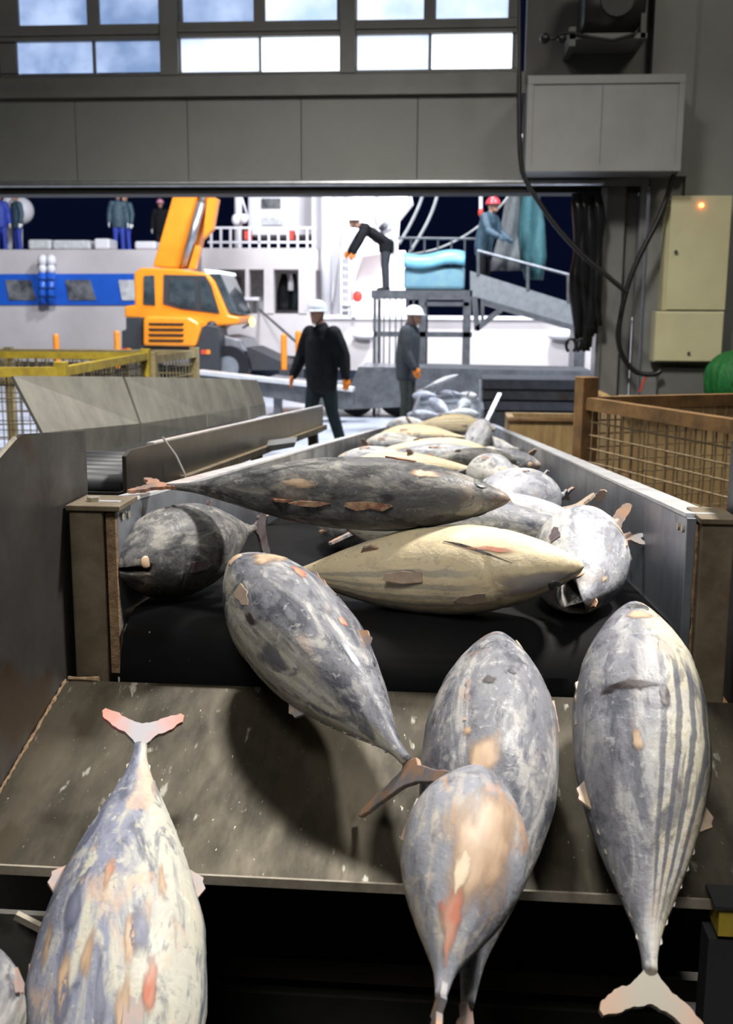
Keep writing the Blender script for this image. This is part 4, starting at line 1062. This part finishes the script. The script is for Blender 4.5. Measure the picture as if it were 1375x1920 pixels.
for k, (y0, y1) in enumerate(((712, 730), (734, 750), (754, 770), (774, 812))):
    m = MB(); pb(m, 905, y0, 1128, y1, 14.0-.02*k, 1.0); m.build('panel', M_plate if k % 2 else mat('slate_steel', (.10, .10, .11), (.06, .06, .065), rough=.35, metal=.5), ms)
a_ = at(905, 812, 14); m = MB().box(a_.x+.05, a_.x+1.5, 14.05, 14.95, 0, a_.z); m.build('base', M_dark, ms)
adopt(ms)
lr = thing('leaning_bar', 'thin pale metal bar leaning up beside the end of the fish belt', 'bar', at(925, 765, 12.2))
MB().bar(at(912, 792, 12.2), at(938, 738, 12.4), .05, .02).build('bar', M_alu, lr); adopt(lr)
gw = thing('gangway', 'grey sloping gangway with handrails descending to the right of the platform', 'gangway', (at(980, 560, YP).x, YP+.3, 0))
m = MB(); pp(m, [(882, 508), (1085, 572), (1085, 612), (905, 560), (882, 556)], YP, .06); m.build('side_panel', mat('gangway_panel', (.22, .23, .23), (.16, .17, .17), rough=.5), gw)
m = MB(); pp(m, [(905, 560), (1085, 612), (1085, 622), (940, 580), (905, 570)], YP, 1.1); m.build('walkway', M_galv, gw)
m = MB(); pp(m, [(882, 508), (1085, 572), (1085, 600), (882, 548)], YP+1.1, .05); m.build('side_panel', M_galv, gw)
m = MB(); m.tube([at(895, 470, YP), at(1085, 520, YP)], .028, 8)
for x in (897, 990, 1066): m.tube([at(x, 470+(x-895)*.263, YP), at(x, 515+(x-895)*.30, YP)], .03, 8)
m.build('handrail', M_galv, gw)
m = MB(); m.bar(at(890, 556, YP), at(895, 620, YP), .1); m.bar(at(893, 618, YP), at(940, 580, YP), .1); m.bar(at(905, 560, YP), at(905, 605, YP), .06); m.build('brace', M_galv, gw)
a_ = at(1085, 600, YP+.5); MB().box(a_.x-.1, a_.x+.1, YP+.1, YP+1, 0, a_.z-.1).build('support', M_galv, gw)
adopt(gw)
tb = thing('fish_tub', 'large translucent blue tub with pale lid standing on the platform', 'tub', at(820, 544, YP+.6))
m = MB(); pb(m, 757, 500, 872, 543, YP+.3, .7); m.build('tub', mat('tub_blue', (.13, .27, .36), (.2, .34, .36), rough=.3, scale=4), tb, bevel=.06)
m = MB(); P = [[at(757+q*9.6, 486+5*math.sin(q*.5), YP+.25+.8*j/4)+Vector((0, 0, .12*math.sin(math.pi*j/4))) for j in range(5)] for q in range(13)]
m.grid(P); m.grid([[r_[0], r_[0]-Vector((0, 0, .14))] for r_ in P]); m.build('tarpaulin', M_tarp, tb, smooth=True, solid=.02)
adopt(tb)
zP = at(790, 545, YP).z
p = at(712, 545, YP+.5)
person('person in dark jacket with orange gloves bending forward on the steel platform', (p.x+.12, YP+.5, zP), R(-80),
       pose(el={1: (.05, -.12, -.25), -1: (-.05, -.15, -.23)}, wr={1: (0, -.12, -.22), -1: (0, -.14, -.2)}), M_blk_cloth, M_grey_cloth, lean=1.0, size=.95)
p = at(905, 540, YP+.7)
person('person in slate jacket and red helmet standing on the gangway top', (p.x, YP+.7, zP-.08), R(60),
       pose(el={1: (.05, -.10, -.25), -1: (-.05, -.12, -.25)}, wr={1: (0, -.18, -.12), -1: (0, -.2, -.1)}), M_teal_cloth, M_blk_cloth, hel=M_helmet_r, glove=M_teal_cloth, lean=.22)

# hanging nets, ropes
def hang_net(label, pts, Y, mt, n=16):
    """pts: list of (y, xleft, xright)"""
    P = []
    for y, xl, xr_ in pts:
        row = []
        for k in range(n+1):
            u = k/n; q = at(xl+(xr_-xl)*u, y, Y); row.append(q+Vector((0, .12*math.sin(u*9+y*.02)+.25*math.sin(u*math.pi)*-1, 0)))
        P.append(row)
    o = MB().grid(P).build('hanging_net', mt, smooth=True, solid=.03); return tag(o, label, 'net')
hang_net('grey brown net hanging from above, left of the teal net', [(262, 965, 975), (362, 952, 985), (430, 940, 990), (480, 925, 990), (508, 918, 985)], 21.8, M_greynet)
hang_net('teal green net hanging beside the gangway', [(262, 985, 1003), (362, 978, 1010), (420, 972, 1020), (480, 975, 1024), (525, 985, 1018)], 21.6, M_tealnet)
def rope(label, pts, Y, r=.03):
    P = [at(x, y, Y) for x, y in pts]; out = []
    for i in range(len(P)-1):
        a, b, c, d = P[max(i-1, 0)], P[i], P[i+1], P[min(i+2, len(P)-1)]
        for k in range(6):
            u = k/6; out.append(.5*((2*b)+(c-a)*u+(2*a-5*b+4*c-d)*u*u+(3*b-a-3*c+d)*u**3))
    out.append(P[-1]); o = MB().tube(out, r, 6).build('rope', M_rope, smooth=True); return tag(o, label, 'rope')
rope('slack rope hanging in a long curve above the blue tub', [(985, 262), (960, 355), (925, 400), (880, 437), (830, 463), (790, 474), (745, 480)], 21.5, .022)
rope('steep rope right of the white mast, left of its pair', [(800, 330), (790, 375), (770, 420), (748, 458)], 22.5, .035)
rope('steep rope right of the white mast, right of its pair', [(828, 330), (818, 375), (800, 420), (768, 475)], 22.5, .035)
hk = thing('crane_hook', 'small white and red hook block hanging above the gangway', 'hook', at(902, 405, 21))
m = MB(); m.tube([at(902, 250, 21), at(902, 395, 21)], .035, 8); m.build('cable', M_white, hk); m = MB(); m.ball(at(902, 398, 21), (.05, .05, .09)); m.build('hook', M_red, hk, smooth=True); adopt(hk)

# ================================================================== FISH AT THE FAR END
tr = thing('steel_tray', 'bright steel feed tray with fish beyond the end of the belt', 'tray', at(840, 780, 14.6))
m = MB(); m.prism([at(772, 795, 13.4), at(905, 795, 13.4), at(898, 748, 16.2), at(795, 748, 16.2)], (0, 0, -.03)); m.build('base', M_alu, tr)
m = MB(); m.bar(at(905, 790, 13.4), at(900, 730, 16.2), .03, .3); m.bar(at(772, 792, 13.4), at(793, 740, 16.2), .03, .2); m.build('side', M_alu, tr)
for x, y, Y in ((780, 795, 13.5), (900, 795, 13.5), (800, 750, 16), (893, 750, 16)):
    a_ = at(x, y, Y); MB().box(a_.x-.03, a_.x+.03, Y, Y+.06, 0, a_.z-.03).build('leg', M_galv, tr)
adopt(tr)
FAR = [('pale fish leaning head up in the feed tray, the left of two', 824, 762, 14.2, 120, FM_pale, .58, .17, 20, 90), ('pale fish lying lengthwise in the feed tray, the right of two', 869, 760, 14.4, 75, FM_pale, .5, .17, 12, 60),
       ('thin pale fish sticking up left above the tray', 826, 716, 15.6, 20, FM_pale, .6, .09, 22, 90), ('grey fish across the back of the tray', 842, 740, 15.6, 170, FM_grey, .5, .15, 0, 40),
       ('pale fish at the left of the tray back', 798, 742, 15.4, 150, FM_pale, .45, .15, 0, 90), ('pale fish at the right of the tray back', 873, 743, 15.7, 10, FM_pale, .4, .14, 0, 90),
       ('pale fish low in front of the tray', 795, 778, 13.8, 170, FM_pale, .45, .14, 0, 90), ('pale fish resting where tray meets belt', 865, 776, 13.6, 20, FM_pale, .5, .15, 0, 90)]
for i, h in enumerate(FAR): lay(*h, seed=90+i)

# ================================================================== TRUCK CRANE
YC = 25.0
cr = thing('truck_crane', 'orange truck crane with raised boom and cab on the quay', 'crane', (at(330, 700, YC).x, YC, 0))
m = MB(); pp(m, [(250, 513), (262, 502), (330, 503), (388, 512), (402, 528), (428, 590), (450, 594), (448, 608), (400, 612), (392, 622), (262, 598), (233, 595), (233, 574), (252, 572)], YC, 2.0)
m.build('cab_body', M_orange, cr, bevel=.05)
m = MB(); pp(m, [(307, 515), (385, 517), (396, 535), (412, 588), (340, 580), (306, 570)], YC-.03, .05); m.build('door_frame', M_crgrey, cr)
m = MB(); pp(m, [(319, 523), (364, 524), (366, 578), (340, 575), (318, 566)], YC-.05, .03); m.build('door_window', M_cabglass, cr)
m = MB(); pp(m, [(374, 526), (385, 528), (407, 583), (378, 579)], YC-.05, .03); m.build('quarter_window', M_cabglass, cr)
m = MB(); pp(m, [(269, 517), (289, 516), (291, 573), (268, 571)], YC-.04, .05); m.build('rear_window', M_cabglass, cr, bevel=.02)
m = MB(); pp(m, [(388, 512), (412, 512), (447, 590), (428, 588), (403, 530)], YC+.1, 1.7); m.build('windshield', M_cabglass, cr, bevel=.03)
m = MB(); pp(m, [(383, 505), (415, 508), (417, 513), (388, 513)], YC+.1, 1.6); m.build('roof_lamp_bar', emis('roof_lamp', (.85, .92, 1), 1.2), cr)
m = MB(); pp(m, [(268, 598), (275, 592), (355, 594), (372, 604), (376, 618), (366, 650), (268, 648)], YC-.55, .8); ec = m.build('engine_cover', M_orange, cr, bevel=.06)
m = MB()
for k in range(4): pp(m, [(278, 605.5+k*10.3), (345, 606+k*10.3), (343, 610+k*10.3), (280, 609.5+k*10.3)], YC-.58, .05)
m.build('grille_slot', M_black, ec)
m = MB(); pp(m, [(236, 595), (265, 595), (266, 648), (372, 650), (372, 662), (228, 662), (228, 620), (236, 618)], YC-.3, 2.2); m.build('chassis', M_crgrey, cr, bevel=.02)
m = MB(); pp(m, [(365, 622), (388, 608), (408, 612), (412, 640), (410, 700), (368, 700)], YC-.4, 1.0); m.build('exhaust_box', M_crgrey, cr, bevel=.03)
m = MB(); m.ball(at(397, 609, YC-.1), (.12, .12, .09)); m.build('exhaust_cap', M_crgrey, cr, smooth=True)
for x, y in ((236, 657), (385, 660)):
    m = MB(); pb(m, x-8, y-4, x+2, y+4, YC-.43, .04); m.build('tail_lamp', M_red, cr)
    m = MB(); pb(m, x+2, y-4, x+9, y+4, YC-.43, .04); m.build('indicator', M_bollard, cr)
for x in (262, 430):
    for dy in (.1, 1.9):
        a_ = at(x, 690, YC+dy); m = MB(); m.tube([(a_.x, YC+dy-.15, .5), (a_.x, YC+dy+.2, .5)], .5, 26); wo = m.build('wheel', M_black, cr)
        m = MB(); m.tube([(a_.x, YC+dy-.17, .5), (a_.x, YC+dy-.1, .5)], .26, 20); m.build('hub', M_alu, wo)
m = MB(); pp(m, [(410, 650), (470, 652), (540, 684), (540, 694), (410, 694)], YC+.3, 1.7); m.build('carrier_deck', M_crgrey, cr)
m = MB(); pp(m, [(418, 628), (452, 636), (464, 660), (420, 662)], YC+.2, 1.8); m.build('carrier_cab', mat('carrier_grey', (.2, .2, .21), rough=.4), cr, bevel=.05)
MB().ball(at(473, 603, YC+.1), (.07, .05, .11)).build('work_lamp', emis('work_lamp', (1, .5, .1), 6), cr, smooth=True)
m = MB(); m.tube([at(455, 615, YC+.1), at(473, 605, YC+.1)], .03, 6); m.build('lamp_arm', M_crgrey, cr)
def boomrect(q, Y, d, nm, mt, bev=.03):
    m = MB(); pp(m, q, Y, d); return m.build(nm, mt, cr, bevel=bev)
boomrect([(286, 500), (336, 503), (392, 290), (348, 283)], YC+.35, .6, 'boom', M_orange)
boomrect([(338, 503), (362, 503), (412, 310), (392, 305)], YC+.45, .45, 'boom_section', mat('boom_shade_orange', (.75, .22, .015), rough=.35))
m = MB(); m.tube([at(346, 498, YC+.2), at(378, 380, YC+.2)], .10, 10); m.tube([at(378, 380, YC+.2), at(392, 330, YC+.2)], .07, 10); m.build('lift_cylinder', M_alu, cr, smooth=True)
m = MB(); pp(m, [(352, 505), (366, 460), (375, 462), (366, 505)], YC+.15, .2); pp(m, [(388, 372), (408, 372), (398, 430), (380, 448)], YC+.25, .3); m.build('cylinder_bracket', M_orange, cr, bevel=.02)
adopt(cr)
for lbl, x, y0 in (('short orange bollard post at left before the white ship hull', 108, 626), ('orange post beside the rear of the crane', 222, 620), ('orange post with green band left of the person in black', 533, 626), ('orange post just behind the shoulder of the person in black', 560, 620)):
    a_ = at(x, 700, 24.2); o = thing('bollard_post', lbl, 'post', (a_.x, 24.2, 0))
    zt = at(x, y0, 24.2).z
    MB().tube([(a_.x, 24.2, 0), (a_.x, 24.2, zt-.05), (a_.x, 24.2, zt)], [.07, .07, .045], 12).build('post', M_bollard, o, smooth=False)
    MB().box(a_.x-.1, a_.x+.1, 24.1, 24.3, 0, .5).build('base', M_crgrey, o); adopt(o)

# ================================================================== SHIP
YS = 30.0
sh_ = thing('fishing_vessel', 'large white fishing vessel with blue window band moored behind the quay', 'ship', (0, YS, -2))
m = MB(); pp(m, [(-420, 574), (392, 573), (392, 600), (620, 596), (1300, 600), (1300, 712), (-420, 664)], YS, 7.5); m.build('hull', M_hullw, sh_)
m = MB(); pp(m, [(-420, 664), (395, 664), (420, 668), (700, 690), (1300, 712), (1300, 790), (-420, 790)], YS+.02, 7.4); m.build('hull_bottom', M_navy, sh_)
m = MB(); pp(m, [(575, 590), (1300, 596), (1300, 601), (575, 598)], YS-.08, .3); m.build('bulwark_rail', M_white, sh_)
m = MB(); pp(m, [(-420, 468), (400, 468), (400, 574), (-420, 574)], YS, 6.5); m.build('deckhouse', M_hullw, sh_)
m = MB(); pp(m, [(-420, 515), (262, 513), (262, 572), (-420, 572)], YS-.03, .05); m.build('blue_band', M_blue, sh_)
for x in (-240, -120, 10, 122, 222):
    m = MB(); pp(m, [(x, 525), (x+47, 525), (x+58, 563), (x+7, 563)], YS-.06, .05); m.build('window', M_glass if x != 222 else M_shipint, sh_)
# centre deckhouse with arched openings
m = MB()
pp(m, [(378, 465), (590, 465), (590, 505), (378, 505)], YS-.5, 6)
for a, b in ((495, 513), (560, 590), (378, 410)): pp(m, [(a, 505), (b, 505), (b, 590), (a, 590)], YS-.5, .3)
pp(m, [(378, 588), (592, 588), (592, 668), (378, 664)], YS-.5, .4)
pp(m, [(460, 505), (467, 505), (467, 590), (460, 590)], YS-.5, .25)
m.build('centre_deckhouse', M_hullw, sh_)
m = MB(); pp(m, [(405, 505), (592, 505), (592, 590), (405, 590)], YS+1.2, .1); m.build('back_bulkhead', M_shipint, sh_)
m = MB(); pp(m, [(410, 520), (450, 520), (450, 548), (410, 548)], YS+.9, .2); m.build('cupboard', M_galv, sh_)
m = MB(); pp(m, [(435, 557), (485, 557), (485, 563), (435, 563)], YS-.6, .5); m.build('shelf', M_white, sh_)
m = MB()
for x in range(396, 590, 18): pp(m, [(x-1.8, 428), (x+1.8, 428), (x+1.8, 466), (x-1.8, 466)], YS-.45, .07)
for y in (427, 454): pp(m, [(390, y-2), (592, y-2), (592, y+2), (390, y+2)], YS-.45, .07)
m.build('railing', M_white, sh_)
# bright superstructure and mast
m = MB(); pp(m, [(585, 250), (668, 250), (672, 470), (640, 560), (585, 590)], YS+1, 4); m.build('superstructure', M_white, sh_)
m = MB(); pp(m, [(668, 250), (745, 250), (768, 365), (740, 400), (735, 470), (672, 480)], YS+2.2, 3); m.build('superstructure', M_white, sh_)
m = MB(); pp(m, [(466, 250), (590, 250), (590, 440), (466, 440)], YS+2.5, 3); m.build('wheelhouse', M_white, sh_)
m = MB(); pp(m, [(490, 372), (526, 372), (526, 390), (490, 390)], YS+2.45, .1); m.build('window', M_glass, sh_)
m = MB(); pp(m, [(492, 408), (530, 408), (530, 422), (492, 422)], YS+2.42, .1); m.build('vent', M_shipint, sh_)
for x in (458, 540):
    m = MB(); pp(m, [(x, 432), (x+10, 432), (x+10, 449), (x, 449)], YS+.5, .4); m.build('fire_box', M_red, sh_)
m = MB(); m.tube([at(447, 250, YS+.8), at(447, 466, YS+.8)], .11, 10); m.ball(at(443, 412, YS+.6), (.13, .13, .16)); m.ball(at(457, 410, YS+.6), (.13, .13, .14)); m.tube([at(447, 350, YS+.8), at(466, 410, YS+.8)], .03, 6); m.build('mast', M_white, sh_, smooth=True)
m = MB(); m.tube([at(640, 590, YS+.4), at(655, 470, YS+.4), at(668, 300, YS+.4)], [.3, .25, .22], 14); m.tube([at(612, 590, YS+.3), at(612, 300, YS+.3)], .16, 12); m.tube([at(745, 345, YS+.2), at(708, 415, YS+.2)], .14, 12); m.tube([at(712, 300, YS+.2), at(716, 420, YS+.2)], .18, 12)
m.build('derrick', M_white, sh_, smooth=True)
m = MB(); m.tube([at(716, 300, YS+.2), at(800, 280, 26.8), at(1015, 258, 21.7)], [.16, .14, .10], 12); m.build('derrick_arm', M_white, sh_, smooth=True)
m = MB()
for y in range(470, 590, 14): m.tube([at(640, y, YS-.1), at(655, y, YS-.1)], .025, 6)
m.tube([at(640, 465, YS-.1), at(640, 592, YS-.1)], .03, 6); m.tube([at(655, 465, YS-.1), at(655, 592, YS-.1)], .03, 6); m.build('ladder', M_white, sh_)
m = MB(); m.ball(at(671, 556, YS+.2), (.14, .14, .17)); m.build('red_float', M_red, sh_, smooth=True)
m = MB(); pp(m, [(642, 566), (684, 566), (684, 572), (642, 572)], YS-.2, .5); pp(m, [(660, 572), (666, 572), (666, 594), (660, 594)], YS-.2, .1); m.build('winch_table', M_white, sh_)
m = MB(); pp(m, [(590, 470), (760, 470), (760, 594), (590, 594)], YS+3, .2); m.build('aft_bulkhead', M_hullw, sh_)
# white block and cloth bundle hanging from the derrick
m = MB(); m.ball(at(722, 405, YS-.3), (.32, .25, .5)); m.ball(at(708, 440, YS-.3), (.2, .2, .25)); m.tube([at(735, 400, YS-.4), at(740, 440, YS-.4), at(735, 478, YS-.4)], .09, 8); m.build('rigging_block', M_white, sh_, smooth=True)
m = MB(); m.tube([at(717, 421, YS-.7), at(724, 428, YS-.7)], .16, 12); m.build('sheave', M_crgrey, sh_)
# fenders and mooring line, name lettering marks
for x, y in ((676, 629), (1052, 628)):
    m = MB(); m.ball(at(x+8, y, YS-.15), (.5 if x > 1000 else .35, .15, .12 if x < 1000 else .16)); m.build('anchor_plate', M_white, sh_, smooth=True)
m = MB(); m.tube([at(486, 580, YS-.5), at(520, 610, 28), at(560, 645, 26)], .035, 6); m.build('mooring_line', M_galv, sh_)
adopt(sh_)
# gas bottle rack on the ship's blue band
o = thing('inflatable_canister', 'white and blue twin canister hanging on the blue band of the ship', 'canister', at(88, 575, YS-.3))
for dx in (-8, 8):
    m = MB(); m.tube([at(88+dx, 512, YS-.3), at(88+dx, 570, YS-.3)], .12, 12); m.build('blue_bottle', M_blue, o, smooth=True)
    m = MB(); m.ball(at(88+dx, 488, YS-.3), (.14, .14, .17)); m.ball(at(88+dx, 504, YS-.3), (.12, .12, .14)); m.build('white_float', M_white, o, smooth=True)
m = MB()
for y in (524, 540, 556): pb(m, 72, y-1, 104, y+1, YS-.44, .02)
m.build('strap', M_navy, o); adopt(o)
# clothes hanging in the opening of the ship
for lbl, xa, xb, mt in (('dark coat hanging in the right opening of the ship deckhouse', 520, 545, M_blk_cloth), ('dark green coat hanging beside the dark one in the ship opening', 545, 560, M_navy_cloth), ('white cloth hanging between the coats in the ship opening', 540, 550, M_white)):
    Y = YS+.5 if mt != M_white else YS+.3
    yb_ = 582 if mt != M_white else 545
    P = []
    for i in range(8):
        u = i/7; y = 513+(yb_-513)*u; hw = .35+.65*min(1, u*2.2); row = []
        for k in range(13):
            v = k/12; xx_ = (xa+xb)/2+(xb-xa)/2*hw*math.cos(2*math.pi*v); q = at(xx_, y, Y+.12*math.sin(2*math.pi*v)*(1+.3*math.sin(v*20))); row.append(q)
        P.append(row)
    o = MB().grid(P).build('hanging_coat', mt, smooth=True, solid=.01); tag(o, lbl, 'coat')
# crates on the deck
for lbl, a, b, y0 in (('pale crate on the ship deck right of the leftmost people', 52, 95, 449), ('wider pale crate on the ship deck before the two people in blue', 98, 168, 450), ('white bundle on the ship deck beside the people in blue', 176, 205, 447), ('white sack with green strap on the ship deck near the crane boom', 252, 292, 452)):
    m = MB(); pb(m, a, y0, b, 467.5, YS+1, .8); o = m.build('deck_crate', M_shipint if a < 170 else M_white, bevel=.06); tag(o, lbl, 'crate')
zD = at(200, 468, YS).z
def deckman(label, x, rz, top, leg, h, dY=2.0, **k):
    p = at(x, 468, YS+dY); return person(label, (p.x, YS+dY, zD), rz, pose(**k), top, leg, hel=h, glove=M_helmet_w)
deckman('person in slate jacket and blue trousers on the ship deck, left of the close pair', 224, R(20), M_teal_cloth, M_blue_cloth, M_helmet_w)
deckman('person in slate jacket and blue trousers on the ship deck, right of the close pair', 238, R(-30), M_teal_cloth, M_blue_cloth, M_helmet_w, dY=2.5)
deckman('person in blue overalls at the far left edge of the ship deck', 3, R(30), M_blue_cloth, M_blue_cloth, M_helmet_w)
deckman('person in slate top and blue trousers beside the white ball lamp on the ship deck', 35, R(-40), M_teal_cloth, M_blue_cloth, M_helmet_w, dY=2.3)
deckman('person with pink helmet half hidden behind the crane boom', 303, R(10), M_blk_cloth, M_blk_cloth, mat('helmet_pink', (.7, .3, .4), rough=.3), dY=4.5)
o = thing('deck_ball', 'large white ball fender on a stand at the left of the ship deck', 'fender', at(38, 466, YS+3.6))
m = MB(); m.ball(at(38, 395, YS+3.6), .42, 20, 14); m.build('ball', M_white, o, smooth=True); m = MB(); m.tube([at(38, 405, YS+3.6), at(38, 467, YS+3.6)], .08, 8); m.build('stand', M_white, o); adopt(o)
o = thing('deck_ball', 'white deck machinery drum between the two leftmost people', 'drum', at(15, 466, YS+4.8))
m = MB(); m.ball(at(15, 385, YS+4.8), (.2, .2, .3), 16, 10); m.build('drum', M_white, o, smooth=True); m = MB(); m.tube([at(15, 395, YS+4.8), at(15, 467, YS+4.8)], .14, 10); m.build('stand', M_white, o); adopt(o)
